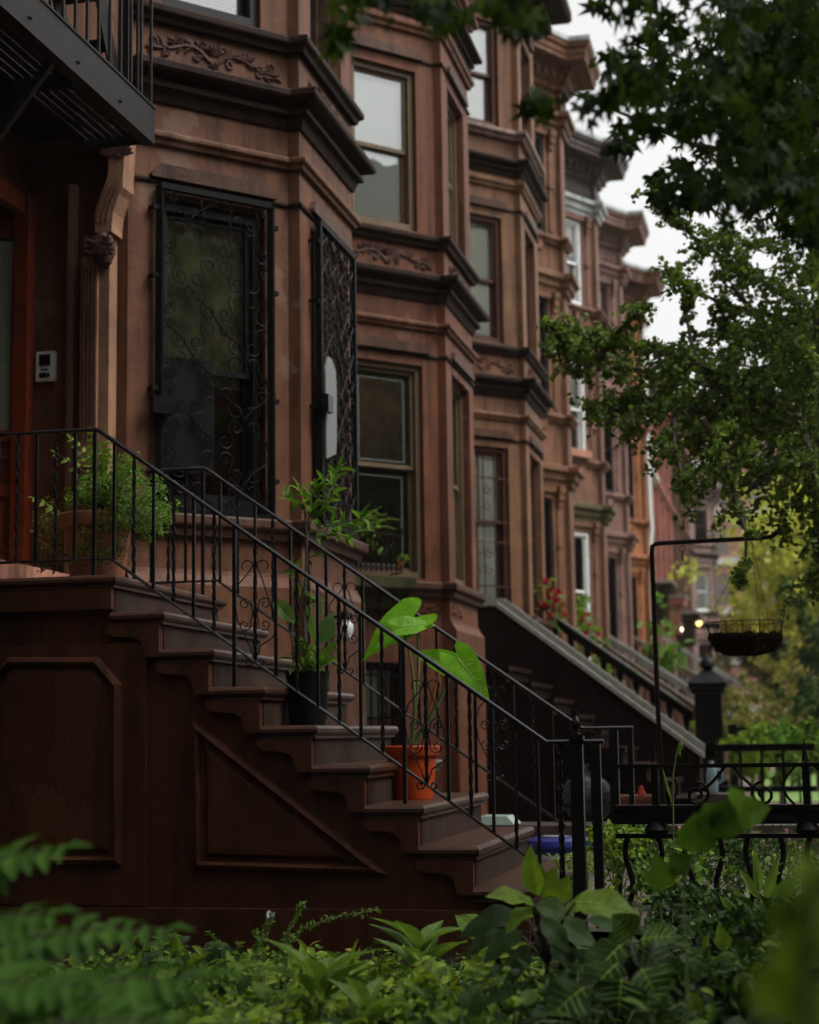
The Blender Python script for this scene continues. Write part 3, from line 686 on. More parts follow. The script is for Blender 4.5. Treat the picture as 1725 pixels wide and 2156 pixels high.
Q = lambda px, py: (atY(px, py, YS).x, atY(px, py, YS).z)
ring(st, [Q(-40, 1440), Q(-40, 1822), Q(253, 1822), Q(253, 1440), Q(205, 1383), Q(15, 1383)][::-1], YS+.027)
ring(st, [Q(397, 1512), Q(400, 1833), Q(818, 1845)][::-1], YS+.059)
for k in range(9):
    xc, zc = XL+RUN*k, ZL-RISE*k; x0 = xc-RUN-.035 if k else -4.42
    t = MB(); r = .026
    # bull-nosed slab: rounded on the near edge and the front edge
    def sec(o): return o
    n = 5; prf = [(-r+r*math.sin(a), -r+r*math.cos(a)) for a in [math.pi*i/n for i in range(n+1)]]
    plan = [(x0, YS), (xc, YS), (xc, YF+.03), (x0, YF+.03)]
    V = []
    for i in range(4):
        for o, z in prf:
            ox = {0: 0, 1: 1, 2: 1, 3: 0}[i]*o; oy = (-o if i < 2 else o)
            V.append((plan[i][0]+ox, plan[i][1]+oy, zc+z))
    m = len(prf); F = []
    for i in range(3):
        for j in range(m-1): F.append((i*m+j, (i+1)*m+j, (i+1)*m+j+1, i*m+j+1))
    F.append((0, m, 2*m, 3*m)); F.append((m-1, 4*m-1, 3*m-1, 2*m-1)); F.append(tuple([0, m-1, 4*m-1, 3*m])[::1])
    t.add(V, F)
    t.box(x0, xc-.018, YS+.02, YF, zc-.068, zc-.0525)
    tr = t.build('tread', M['tread'], st)
    if 0 < k < 9:
        bk = [(xc-.325, zc-.07), (xc-.325, zc-.09), (xc-.315, zc-.115), (xc-.285, zc-.127), (xc-.2, zc-.13), (xc-.16, zc-.14), (xc-.135, zc-.16), (xc-.125, zc-.20), (xc-.115, zc-.235), (xc-.037, zc-.235), (xc-.037, zc-.07)]
        if k < 8: MB().prism([(x, YS+.012, z) for x, z in bk], (0, .047, 0)).build('bracket', M['stoop'], tr)

def finial(mb, c, s=1):
    mb.lathe([(0, 0), (.03*s, .0), (.03*s, .012*s), (.014*s, .02*s), (.012*s, .035*s), (.03*s, .055*s), (.034*s, .075*s), (.02*s, .10*s), (.008*s, .125*s), (.012*s, .135*s), (.004*s, .16*s), (0, .175*s)], c, 10)
def railing(label, Yp, xb, orn, extra):
    r = thing('stair_railing', label, 'railing', (xb, Yp, 0), 'wrought iron railings of the near stoop')
    zt, sl, xe, xend = 2.607, .711, -1.242, extra['xend']
    ze = zt+sl*(xb-xe)
    h = MB(); xs = extra['xs']
    h.tube([(xs, Yp, zt), (xb, Yp, zt), (xe, Yp, ze), (xend, Yp, ze)], .0125, 10)
    h.build('handrail', M['ironw'], r)
    b = MB(); xb2, zb2 = xb+.083, 1.902; xe2 = xend-.40; ze2 = zb2-.7065*(xe2-xb2)
    b.tube([(xs, Yp, zb2), (xb2, Yp, zb2), (xe2, Yp, ze2)], .0085, 8)
    b.build('bottom_rail', M['ironw'], r)
    i0 = -int((xb-xs)/.1129); n = 23
    for i in range(i0, n):
        x = xb-.012+i*.1129
        top = zt if x < xb else zt-sl*(x-xb)
        bot = zb2 if x < xb2 else zb2-.7065*(x-xb2)
        long = i in (0, 7, 15, 22)
        if long: kk = max(0, math.ceil((x-XL)/RUN)); bot = ZL-RISE*kk if kk < 9 else 0
        bb = MB()
        bb.bar((x, Yp, bot-.0), (x, Yp, top-.01), .019 if long else .0155, None, R(720) if i % 2 == 0 and not long else 0, 24 if i % 2 == 0 and not long else 1)
        bb.build('post' if long else 'baluster', M['iron'], r)
        if i in orn:
            s_ = MB(); ctop = top-.13
            for sg in (-1, 1):
                dx = .1129*sg; sh = -sl*dx if x > xb-.05 else 0
                xa = lambda u, z: (x+u, Yp-.004, z)
                # long diagonal with a curl at the top
                cur = [(dx*.9, top-.36+sh), (dx*.80, top-.30+sh*.8), (dx*.2, ctop-.03)]
                cur += [(sg*(.012+.030*(1-math.cos(a))), ctop-.01+.028*math.sin(a)) for a in [i_*math.pi*1.25/9 for i_ in range(10)]]
                s_.tube([xa(u, z) for u, z in cur], .0036, 5)
                for zz, fl in ((top-.34, 1), (top-.45, -1)):
                    cs = [(sg*.008, zz-.075*fl*.9), (sg*.02, zz-.02*fl)]+[(sg*(.055+(u-.0)), zz+v*fl) for u, v in spiral((0, 0), .034, 1.3, math.pi, -1, 14, .22)]
                    s_.tube([xa(u, z) for u, z in cs], .0038, 5)
                cur = [(sg*.008, top-.62), (sg*.03, top-.56), (dx*.85, top-.47+sh*.6), (dx*.95, top-.42+sh)]
                s_.tube([xa(u, z) for u, z in cur], .0036, 5)
                s_.tube([xa(sg*(.012+u), z) for u, z in [(.022+p[0], top-.64+p[1]) for p in spiral((0, 0), .024, 1.1, math.pi, 1, 10)]], .005, 5)
            s_.build('scroll', M['ironw'], r)
    for x, w in extra['posts']:
        p = MB(); p.bar((x, Yp, 0), (x, Yp, ze-.012), w)
        if w > .05: p.bar((x, Yp, ze+.012), (x, Yp, ze+.03), w+.012)
        po = p.build('newel_post', M['iron'], r)
        if w > .05: f = MB(); finial(f, (x, Yp, ze+.03), .8); f.build('finial', M['iron'], po)
    tw = MB().bar((extra['tw'], Yp, 0), (extra['tw'], Yp, ze-.012), .022, None, R(1400), 40).build('baluster', M['iron'], r)
    return r
railing('nearer wrought iron stair railing of the stoop, with twisted balusters and scrolls', 8.5, -3.646, (8, 16), dict(xs=-4.82, xend=-.955, posts=[(-1.09, .062), (-.995, .045)], tw=-1.176))
railing('farther wrought iron stair railing, behind the potted plants on the stoop', 9.95, -3.55, (8, 16), dict(xs=-4.18, xend=-.945, posts=[(-1.06, .05), (-.965, .03)], tw=-1.16))

# ------------------------------------------------------------------ fire escape
fe = thing('fire_escape', 'dark grey iron fire escape balcony with slatted floor, top left over the doorway', 'fire escape', (-3.9, 7.3, 4.4))
XO, Y0, YE, ZF = -3.7, 5.6, 9.45, 4.545
ch = MB(); ch.box(XO-.006, XO+.004, Y0, YE, ZF, ZF+.22); ch.box(XO-.07, XO+.006, Y0, YE, ZF-.008, ZF); ch.box(XO-.07, XO+.012, Y0, YE, ZF+.215, ZF+.228)
for k in range(7): ch.lathe([(.016, 0), (.016, .008), (0, .014)], (XO+.003, Y0+.3+k*.6, ZF+.06), 8)
ch.build('channel_beam', M['escape'], fe)
MB().box(-4.14, XO-.07, YE-.012, YE, ZF, ZF+.12).build('cross_beam', M['escape'], fe)
for y in (8.4, 7.35, 6.3): MB().box(-4.13, XO-.07, y, y+.03, ZF-.03, ZF+.05).build('cross_beam', M['escape'], fe)
for k in range(7): MB().box(XO-.125-k*.057, XO-.085-k*.057, Y0, YE-.02, ZF+.055, ZF+.063).build('floor_slat', M['escape'], fe)
n = 24
for k in range(n):
    y = YE-.03-k*.16
    MB().bar((XO-.012, y, ZF+.23), (XO-.012, y, ZF+1.12), .016).build('baluster', M['escape'], fe)
rl = MB(); rl.box(XO-.03, XO+.008, Y0, YE, ZF+1.12, ZF+1.13); rl.box(-4.14, XO, YE-.012, YE, ZF+1.12, ZF+1.13); rl.build('top_rail', M['escape'], fe)
for k in range(3): MB().bar((-4.05+k*.12, YE-.006, ZF+.12), (-4.05+k*.12, YE-.006, ZF+1.12), .014).build('baluster', M['escape'], fe)
# steep ladder stair rising inside the balcony
la = MB()
for x in (-4.06, -3.80): la.bar((x, 9.2, ZF+.06), (x, 7.6, 7.4), .012, .15)
for k in range(11): t = (k+.5)/11; la.box(-4.05, -3.81, 9.2-1.6*t-.08, 9.2-1.6*t+.08, ZF+.06+2.8*t, ZF+.075+2.8*t)
la.build('ladder', M['escape'], fe)
wr = MB()
wr.box(-4.13, -4.115, 8.0, 9.4, ZF+.62, ZF+.65)
wr.bar((-3.76, 9.12, ZF+.08), (-3.76, 9.12, ZF+1.9), .05, .012); wr.bar((-4.1, 9.3, ZF+.35), (-3.72, 7.2, ZF+.35), .012, .05)
wr.build('brace', M['escape'], fe)
for y in (8.08, 6.4): MB().bar((-4.13, y, ZF-.5), (XO-.05, y, ZF-.02), .04).build('bracket', M['escape'], fe)

# ------------------------------------------------------------------ stoops further along the row
def stoop_far(label, Y, xt, zt, run, rise, n, m, wid=1.6, kind='wall', railmat=None):
    s = thing('stoop', label, 'stoop', (xt+1, Y+.8, 0), 'stoops further along the row')
    b = MB(); p = [(-4.0, 0), (-4.0, zt-.05)]
    for k in range(n): xc = xt+run*k-.03; p += [(xc, zt-rise*k-.05), (xc, max(0, zt-rise*(k+1)-.05))]
    p[-1] = (xt+run*(n-1)-.03, 0)
    b.prism([(x, Y+.03, z) for x, z in p], (0, wid-.05, 0)); b.build('body', m, s)
    for k in range(n):
        xc, zc = xt+run*k, zt-rise*k; x0 = xc-run-.03 if k else -4.0
        t = MB().box(x0, xc, Y, Y+wid-.01, zc-.049, zc); t.prism([(x, Y+.008, z) for x, z in [(xc-run*.95, zc-.05), (xc-run*.9, zc-.1), (xc-.10, zc-.11), (xc-.08, zc-.16), (xc-.035, zc-.16), (xc-.035, zc-.05)]], (0, .02, 0)); t.build('tread', m, s)
    return s
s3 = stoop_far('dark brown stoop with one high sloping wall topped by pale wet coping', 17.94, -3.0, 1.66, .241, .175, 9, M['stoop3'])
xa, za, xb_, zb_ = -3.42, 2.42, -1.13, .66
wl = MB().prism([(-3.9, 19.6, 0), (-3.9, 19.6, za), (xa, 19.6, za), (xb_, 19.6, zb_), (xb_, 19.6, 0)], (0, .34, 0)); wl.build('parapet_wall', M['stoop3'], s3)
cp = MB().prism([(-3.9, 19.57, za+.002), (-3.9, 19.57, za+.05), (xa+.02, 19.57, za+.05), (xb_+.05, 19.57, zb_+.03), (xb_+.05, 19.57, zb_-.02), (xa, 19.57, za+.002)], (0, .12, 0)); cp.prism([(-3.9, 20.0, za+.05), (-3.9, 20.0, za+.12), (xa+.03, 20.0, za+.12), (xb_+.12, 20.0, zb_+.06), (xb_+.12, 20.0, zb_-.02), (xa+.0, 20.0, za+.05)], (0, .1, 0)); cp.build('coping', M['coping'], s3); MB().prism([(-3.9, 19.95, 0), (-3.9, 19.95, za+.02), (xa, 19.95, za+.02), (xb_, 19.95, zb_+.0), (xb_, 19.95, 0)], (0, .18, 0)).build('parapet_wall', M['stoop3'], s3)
rg = MB()
rg.bar((-2.6, 17.94, .95), (-1.6, 17.94, .22), .04, .02); rg.bar((-2.6, 17.94, .3), (-1.5, 17.94, .22), .04, .02)
rg.build('side_panel', M['stoop3'], s3)
def sloped(par, Y, x0, z0, x1, z1, m, mcap, bal=True, w=.16):
    cpb = MB(); cpb.prism([(x0, Y, z0), (x0, Y, z0+.10), (x1, Y, z1+.10), (x1, Y, z1)], (0, w, 0)); cpb.prism([(x0, Y-.04, z0+.102), (x0, Y-.04, z0+.13), (x1, Y-.04, z1+.13), (x1, Y-.04, z1+.102)], (0, w+.08, 0))
    hr = cpb.build('handrail', mcap, par); MB().prism([(x0, Y+.02, z0+.132), (x0, Y+.02, z0+.165), (x1, Y+.02, z1+.165), (x1, Y+.02, z1+.132)], (0, w-.04, 0)).build('rail_sheen_strip', M['coping'], hr)  # pale strip added for the sky sheen on the rail's wet top
    if bal:
        n = 9
        for k in range(n):
            t = (k+.6)/n; x = x0+(x1-x0)*t; z = z0+(z1-z0)*t
            MB().lathe([(.05, -.62), (.05, -.56), (.025, -.53), (.055, -.40), (.06, -.34), (.03, -.2), (.025, -.12), (.045, -.08), (.05, -.02), (.05, .03)], (x, Y+w/2, z), 10).build('baluster', m, par)
    b = MB().prism([(x0, Y-.02, 0), (x0, Y-.02, z0-.62), (x1, Y-.02, max(.05, z1-.62)), (x1, Y-.02, 0)], (0, w+.04, 0)); b.build('parapet_wall', m, par)
s4 = stoop_far('stoop with a black balustrade ending at a capped black pier', 22.9, -3.1, 1.66, .241, .18, 9, M['ironm'], kind='x')
sloped(s4, 22.72, -3.30, 2.45, -1.38, 1.06, M['ironm'], M['ironm'])
pr_ = MB(); X0, X1, YA = -1.35, -1.00, 22.7
pr_.box(X0, X1, YA, YA+.35, 0, 1.42); pr_.box(X0-.05, X1+.05, YA-.05, YA+.39, .0, .3); pr_.box(X0-.04, X1+.04, YA-.04, YA+.38, 1.425, 1.49); pr_.box(X0-.07, X1+.07, YA-.07, YA+.42, 1.495, 1.56)
c = (X0+X1)/2; V = [(X0-.09, YA-.09, 1.562), (X1+.09, YA-.09, 1.562), (X1+.09, YA+.42, 1.562), (X0-.09, YA+.42, 1.562), (c, YA+.175, 1.78)]
pr_.add(V, [(0, 1, 4), (1, 2, 4), (2, 3, 4), (3, 0, 4)]); pr_.lathe([(.05, 0), (.07, .03), (.1, .07), (.09, .13), (.05, .17), (.0, .19)], (c, YA+.175, 1.72), 10)
pr_.build('pier', M['ironm'], s4)
s5 = stoop_far('stoop with brick red sloping handrail beyond the black balustrade', 27.2, -3.1, 1.66, .241, .18, 9, M['s5'], kind='x')
sloped(s5, 27.0, -3.48, 2.55, -1.3, .98, M['s5'], M['s2'])
s6 = stoop_far('stoop with grey sloping handrail beyond the brick red one', 31.4, -3.1, 1.66, .241, .18, 9, M['s6'], kind='x')
sloped(s6, 31.2, -3.55, 2.68, -1.2, 1.1, M['s6'], M['roofg'])
s7 = stoop_far('farthest stoop seen, with weathered brown handrail', 35.9, -3.1, 1.66, .241, .18, 9, M['s6'], kind='x')
sloped(s7, 35.7, -3.55, 2.9, -1.1, 1.35, M['s6'], M['s8'])
s8 = stoop_far('stoop with an iron picket rail, far along the row', 47.0, -3.1, 1.8, .241, .2, 9, M['s5'], kind='x')
ir = MB(); ir.bar((-3.6, 46.9, 3.5), (-.9, 46.9, 1.75), .09)
for k in range(22): t = k/21; ir.bar((-3.6+2.7*t, 46.9, 3.5-1.75*t), (-3.6+2.7*t, 46.9, 2.2-1.9*t), .03)
ir.build('railing', M['roofg'], s8)

# ------------------------------------------------------------------ iron yard fences
def fence(label, Y, x0, x1, zs, nb, orn=True):
    f = thing('iron_fence', label, 'fence', ((x0+x1)/2, Y, 0), None)
    zt, zh0, zh1, zl = zs
    b = MB(); b.bar((x0, Y, zt), (x1, Y, zt), .022, .02); b.build('top_rail', M['ironm'], f)
    b = MB(); b.bar((x0, Y, (zh0+zh1)/2), (x1, Y, (zh0+zh1)/2), .07, zh1-zh0); b.bar((x0, Y, zh1+.012), (x1, Y, zh1+.012), .09, .02); b.build('middle_rail', M['ironm'], f)
    b = MB(); b.bar((x0, Y, zl), (x1, Y, zl), .04, .022); b.build('lower_rail', M['ironm'], f)
    L = x1-x0
    for k in range(nb):
        x = x0+.06+k*(L-.1)/(nb-1)
        p = [(x+.018*math.sin(t*2*math.pi*1.3)*(1 if k % 2 else -1), Y, zl*(1-t)+.02*t) for t in [i/10 for i in range(11)]]
        MB().tube(p, .015, 6).build('baluster', M['ironm'], f)
    for k in range(5):
        x = x0+.2+k*(L-.4)/4
        b = MB(); b.bar((x, Y, zl), (x, Y, zt), .035); b.lathe([(.05, 0), (.06, .03), (.035, .07), (0, .08)], (x, Y, zl), 8)
        b.add([(x-.018, Y, zt+.01), (x+.018, Y, zt+.01), (x, Y+.012, zt+.03), (x, Y-.012, zt+.03), (x, Y, zt+.14)], [(0, 3, 4), (3, 1, 4), (1, 2, 4), (2, 0, 4), (0, 2, 1, 3)])
        b.build('post', M['ironm'], f)
        if orn and k < 4:
            s = MB(); w = (L-.4)/4; hh = zt-zh1
            for sg in (-1, 1):
                cx_ = x+w/2+sg*w*.22
                s.tube([(cx_+u, Y, zh1+hh*.34+v) for u, v in spiral((0, 0), hh*.30, 1.5, R(90), sg, 18, .2)], .0085, 5)
                s.tube([(x+w/2+sg*(.02+w*.20*t), Y, zh1+hh*(.98-.55*math.sin(t*1.6))) for t in [i/8 for i in range(9)]], .0085, 5)
                s.tube([(x+w/2+sg*w*(.45-.1*math.sin(3.1*t)), Y, zh1+hh*t) for t in [i/8 for i in range(9)]], .007, 5)
            s.build('scroll', M['ironm'], f)
    return f
fence('low black iron yard fence with scrolls and a thick middle rail', 8.62, -.92, 2.4, (.772, .49, .56, .432), 23)
def railfence(label, Y, x0, x1, zt, m):
    f = thing('rail_fence', label, 'fence', ((x0+x1)/2, Y, 0), 'dark rail fences of the farther yards')
    for z, w in ((zt, .075), (zt-.42, .055)): MB().bar((x0, Y, z), (x1, Y, z), .09, w).build('rail', m, f)
    for k in range(5): x = x0+.1+k*(x1-x0-.2)/4; MB().bar((x, Y, 0), (x, Y, zt-.03), .03).build('baluster', m, f)
    MB().bar((x0+.02, Y, 0), (x0+.02, Y, zt+.07), .11).build('post', m, f)
railfence('dark rail fence by the pale coping, nearer of the two plain rail fences', 18.0, -.94, .12, .765, M['ironm'])
railfence('dark rail fence starting at the black capped pier', 22.9, -.90, .30, .95, M['ironm'])
railfence('thin brown rail fence deepest in the yards, below the shrubs', 28.0, -.4, 1.2, 1.10, M['s8'])

# ------------------------------------------------------------------ plant hanger and hanging basket
hp = thing('plant_hanger_pole', 'tall bent black iron hanger pole with a curled hook end', 'pole', (-.95, 12, 0))
hk = lambda px, py: atY(px, py, 12.0)
arm = [hk(1394, 1640), hk(1385, 1480), hk(1378, 1300), hk(1373, 1165), hk(1374, 1150), hk(1382, 1145), hk(1400, 1143), hk(1500, 1138), hk(1600, 1133), hk(1625, 1130), hk(1637, 1122), hk(1642, 1112), hk(1637, 1105), hk(1628, 1108), hk(1627, 1113)]
base = arm[0].copy(); base.z = 0; base.x += .03
MB().tube([base]+arm, [.017]*11+[.016, .014, .011, .008, .005], 8).build('pole', M['bronze'], hp)
rg = MB(); cr = hk(1437, 1152); rg.tube([(cr.x+.02*math.cos(a), 12.0, cr.z+.022*math.sin(a)-.01) for a in [i*math.pi/5 for i in range(11)]], .004, 5); rg.tube([(cr.x, 12, cr.z-.03), (cr.x+.003, 12, cr.z-.08), (cr.x+.008, 12, cr.z-.10)], .005, 5); rg.build('ring_hook', M['bronze'], hp)
bc = hk(1570, 1352); hb = thing('hanging_basket', 'round wire basket with dark coir liner hanging on three chains', 'hanging basket', bc)
cup = MB(); rr = random.Random(3); n = 40; prf = [(.0, -.085), (.08, -.083), (.15, -.072), (.20, -.05), (.24, -.005), (.25, .035), (.235, .055), (.19, .045), (0, .04)]
V = []
for i, (r, z) in enumerate(prf):
    for j in range(n): a = 2*math.pi*j/n; q = r*(1+rr.uniform(-.05, .05)); V.append((bc.x+q*math.cos(a), bc.y+q*math.sin(a), bc.z+z+rr.uniform(-.016, .016)))
cup.add(V, [(i*n+j, i*n+(j+1) % n, (i+1)*n+(j+1) % n, (i+1)*n+j) for i in range(len(prf)-1) for j in range(n)])
for k in range(1600):
    a = rr.uniform(0, 6.28); r = .24*rr.uniform(.9, 1.03); z = rr.uniform(-.05, .06); p = Vector((bc.x+r*math.cos(a), bc.y+r*math.sin(a), bc.z+z))
    e = p+Vector((rr.uniform(-.035, .035), rr.uniform(-.035, .035), rr.uniform(-.045, .05))); s = Vector((0, 0, .003)); cup.add([p, p+s, e], [(0, 1, 2)])
cup.build('coir_liner', M['coir'], hb)
wi = MB(); ci = [(bc.x+.262*math.cos(a), bc.y+.262*math.sin(a), bc.z+.135) for a in [i*math.pi/16 for i in range(33)]]; wi.tube(ci, .003, 4)
for k in range(14): a = k*math.pi/7+.2; wi.tube([(bc.x+.262*math.cos(a), bc.y+.262*math.sin(a), bc.z+.135), (bc.x+.245*math.cos(a), bc.y+.245*math.sin(a), bc.z+.03), (bc.x+.2*math.cos(a), bc.y+.2*math.sin(a), bc.z-.08)], .003, 4)
wi.build('wire_frame', M['bronze'], hb)
dd = MB()
for k in range(26): a = rr.uniform(0, 6.28); q = rr.uniform(.02, .2); p = Vector((bc.x+q*math.cos(a), bc.y+q*math.sin(a), bc.z+.04)); dd.tube([p, p+Vector((rr.uniform(-.04, .04), 0, .06)), p+Vector((rr.uniform(-.09, .09), rr.uniform(-.04, .04), rr.uniform(.08, .17)))], [.003, .0025, .0015], 4)
for k in range(90): a = rr.uniform(0, 6.28); q = rr.uniform(.0, .22); p = Vector((bc.x+q*math.cos(a), bc.y+q*math.sin(a), bc.z+rr.uniform(.04, .13))); dd.add([p, p+Vector((rr.uniform(-.03, .03), .01, rr.uniform(-.01, .03))), p+Vector((rr.uniform(-.02, .02), -.01, rr.uniform(0, .03)))], [(0, 1, 2)])
dd.build('dead_stems', M['lyel'], hb)
top = hk(1583, 1136)
for k in range(3):
    a = 1.2+k*2.094; p1 = Vector((bc.x+.26*math.cos(a), bc.y+.26*math.sin(a), bc.z+.135)); m_ = 34; lk = MB()
    for i in range(m_):
        p = top.lerp(p1, i/m_); q = top.lerp(p1, (i+1.25)/m_); s = Vector((.006, 0, 0)) if i % 2 else Vector((0, .006, 0)); lk.tube([p, p.lerp(q, .5)+s, q, p.lerp(q, .5)-s, p], .0016, 3)
    lk.build('chain', M['bronze'], hb)

# ------------------------------------------------------------------ yard clutter
t = thing('tub', 'blue plastic tub with a blue lid, on the paving past the stoop', 'tub', (-1.7, 11.6, 0))
c = atD(1180, 1790, 11.7); c.z = 0
MB().lathe([(.0, 0), (.17, 0), (.19, .12), (.2, .16), (.2, .165), (.0, .165)], c, 24).build('body', M['blue'], t)
MB().lathe([(.0, .168), (.225, .168), (.232, .18), (.225, .215), (.17, .235), (0, .24)], c, 28).build('lid', M['blue'], t)
MB().lathe([(0, .2405), (.09, .2405), (.09, .2445), (0, .2445)], c+Vector((-.02, -.06, .001)), 16, .6).build('sticker', M['white'], t)
MB().lathe([(.199, .09), (.204, .09), (.206, .12), (.201, .12)], c, 24).build('band', M['panelw'], t)
cb = atD(1055, 1735, 11.2); bx = thing('storage_box', 'dark storage box with a pale green lid, seen past the lower steps', 'box', (cb.x, cb.y, 0))
b = MB(); b.box(cb.x-.10, cb.x+.10, cb.y-.12, cb.y+.12, 0, cb.z-.002); b.build('body', M['blackpot'], bx)
b = MB(); b.hexa([(cb.x-.115, cb.y-.135, cb.z), (cb.x+.115, cb.y-.135, cb.z), (cb.x+.115, cb.y+.135, cb.z), (cb.x-.115, cb.y+.135, cb.z), (cb.x-.115, cb.y-.13, cb.z+.055), (cb.x+.06, cb.y-.13, cb.z+.055), (cb.x+.06, cb.y+.13, cb.z+.055), (cb.x-.115, cb.y+.13, cb.z+.055)]); b.build('lid', M['palegreen'], bx)
kb = thing('garden_curb', 'low brown stone curb across the yard beyond the blue tub', 'curb', (-1, 13.2, 0))
MB().box(-2.4, .9, 13.9, 14.5, 0, .20).build('curb_stone', M['pave'], kb)
def bag(name, label, c, rx, rz, mat, seed):
    rr = random.Random(seed); b = MB(); n = 20; m = 9; V = []
    for i in range(m+1):
        t = i/m; r = rx*(math.sin(math.pi*min(.98, t*.92+.10))**.55)*(1 if t < .8 else 1.2-t*.9)
        for j in range(n): a = 2*math.pi*j/n; q = r*(1+.10*math.sin(5*a+seed+3*t)+rr.uniform(-.06, .06)); V.append((c.x+q*math.cos(a), c.y+q*.8*math.sin(a), c.z+rz*t+rr.uniform(-.01, .01)))
    b.add(V, [(i*n+j, i*n+(j+1) % n, (i+1)*n+(j+1) % n, (i+1)*n+j) for i in range(m) for j in range(n)]+[tuple(m*n+j for j in range(n))])
    for k in range(5): a = k*1.25; b.add([(c.x, c.y, c.z+rz), (c.x+.05*math.cos(a), c.y+.05*math.sin(a), c.z+rz+.06), (c.x+.05*math.cos(a+.7), c.y+.05*math.sin(a+.7), c.z+rz+.05)], [(0, 1, 2)])
    return tag(b.build(name, mat), label, 'bag')
cc = atD(1240, 1745, 14.6); cc.z = .2
bag('trash_bag', 'grey plastic trash bag standing on the low brown curb', cc, .22, .42, M['bag'], 2)
cc = atD(1335, 1710, 14.7); tp = thing('planter_trough', 'terracotta planter trough behind the iron fence, a red ornament on it', 'planter', (cc.x, cc.y, .2))
b = MB(); b.box(cc.x-.18, cc.x+.18, cc.y-.09, cc.y+.09, .2, .36); b.box(cc.x-.2, cc.x+.2, cc.y-.11, cc.y+.11, .362, .40); b.build('trough', M['terra'], tp)
go = MB().lathe([(.0, .40), (.032, .40), (.035, .42), (.022, .44), (.024, .455), (.014, .475), (0, .48)], (cc.x+.07, cc.y-.0, 0), 12); tag(go.build('garden_ornament', M['red']), 'small red ornament standing on the terracotta trough', 'ornament')
cc = atD(1500, 1650, 16.0); ju = thing('water_jug', 'pale blue plastic jug on a stone block behind the scrolled fence', 'jug', (cc.x, cc.y, .36))
MB().lathe([(0, .362), (.045, .362), (.055, .40), (.05, .55), (.04, .60), (.022, .63), (.022, .66), (0, .66)], (cc.x, cc.y, 0), 14).build('body', M['lblue'], ju)
MB().tube([(cc.x+.05, cc.y, .45), (cc.x+.10, cc.y, .48), (cc.x+.10, cc.y, .56), (cc.x+.03, cc.y, .6)], .014, 6).build('handle', M['lblue'], ju)
tag(MB().box(cc.x-.16, cc.x+.16, cc.y-.15, cc.y+.15, 0, .36).build('stone_block', M['pave']), 'brown stone block carrying the pale blue jug', 'stone block')
rk = atZ(1492, 2000, -.1)
w_ = MB(); rr = random.Random(5)
w_.lathe([(.0, 0), (.17, .0), (.19, .06), (.15, .13), (.06, .16), (0, .165)], Vector((rk.x, rk.y, -.1)), 9, .7)
tag(w_.build('garden_rock', M['wtrim'], None), 'pale flat rock low among the leaves, right of the stoop', 'rock')

# wall lanterns in the distance
def lantern(name, label, p, mat, star=False):
    t = thing(name, label, 'lamp', p)
    if star:
        b = MB()
        for k in range(8):
            a = k*math.pi/4; r = .14 if k % 2 == 0 else .09; d_ = Vector((math.cos(a), 0, math.sin(a)))*r; s_ = Vector((-math.sin(a), 0, math.cos(a)))*.07
            b.add([p+d_, p+s_, p-s_, p+Vector((0, -.07, 0))], [(0, 1, 3), (0, 3, 2), (0, 2, 1)])
        b.build('shade', mat, t); MB().bar(p, p+Vector((-.35, .12, 0)), .04).build('bracket', M['ironm'], t)
    else:
        MB().lathe([(0, -.10), (.04, -.085), (.07, -.02), (.07, .04), (.04, .09), (0, .10)], p, 12).build('globe', mat, t)
        b = MB(); b.lathe([(.14, .12), (.10, .19), (0, .25)], p, 8); b.bar(p+Vector((-.45, 0, -.15)), p+Vector((0, 0, -.19)), .05); b.box(p.x-.5, p.x-.45, p.y-.06, p.y+.06, p.z-.3, p.z); b.build('bracket', M['ironm'], t)
lantern('wall_lantern', 'bright white globe lantern by a doorway far down the row', atD(1432, 1326, 54.0), M['bulb'])
lantern('star_lamp', 'yellow star shaped lamp hanging by the far bay house', atY(1472, 1312, 70.75), M['star'], True)

# ------------------------------------------------------------------ vegetation kit
def rv(r, s=1): return Vector((r.gauss(0, 1), r.gauss(0, 1), r.gauss(0, 1))).normalized()*s
def basis(d, n):
    d = d.normalized(); n = n-d*n.dot(d)
    n = n.normalized() if n.length > 1e-5 else d.orthogonal().normalized()
    return d, d.cross(n), n
def leaf(mb, p, d, n, L, W, fold=.25, droop=.15):
    d, s, n = basis(d, n); t = p+d*L-n*(droop*L); m = p+d*(L*.48)-n*(droop*L*.15)
    l = p+d*(L*.42)+s*(W/2)+n*(fold*W); r = p+d*(L*.42)-s*(W/2)+n*(fold*W)
    l2 = p+d*(L*.78)+s*(W*.27)+n*(fold*W*.4-droop*L*.5); r2 = p+d*(L*.78)-s*(W*.27)+n*(fold*W*.4-droop*L*.5)
    l0 = p+d*(L*.14)+s*(W*.3)+n*(fold*W*.5); r0 = p+d*(L*.14)-s*(W*.3)+n*(fold*W*.5)
    mb.add([p, l0, l, l2, t, r2, r, r0, m], [(0, 8, 1), (1, 8, 2), (2, 8, 3), (3, 8, 4), (4, 8, 5), (5, 8, 6), (6, 8, 7), (7, 8, 0)])
def card(mb, p, d, n, L, W):
    d, s, n = basis(d, n); mb.add([p, p+d*L*.5+s*W/2+n*W*.15, p+d*L, p+d*L*.5-s*W/2+n*W*.15], [(0, 1, 2, 3)])
def fan(mb, p, d, n, L):
    d, s, n = basis(d, n); V = [p]
    for a, r in ((-.95, .8), (-.5, 1), (-.12, .95), (.12, .95), (.5, 1), (.95, .8)): V.append(p+(d*math.cos(a)+s*math.sin(a))*L*r+n*(.12*L*math.cos(a*2)))
    mb.add(V, [(0, 1, 2), (0, 2, 3), (0, 3, 4), (0, 4, 5), (0, 5, 6)])
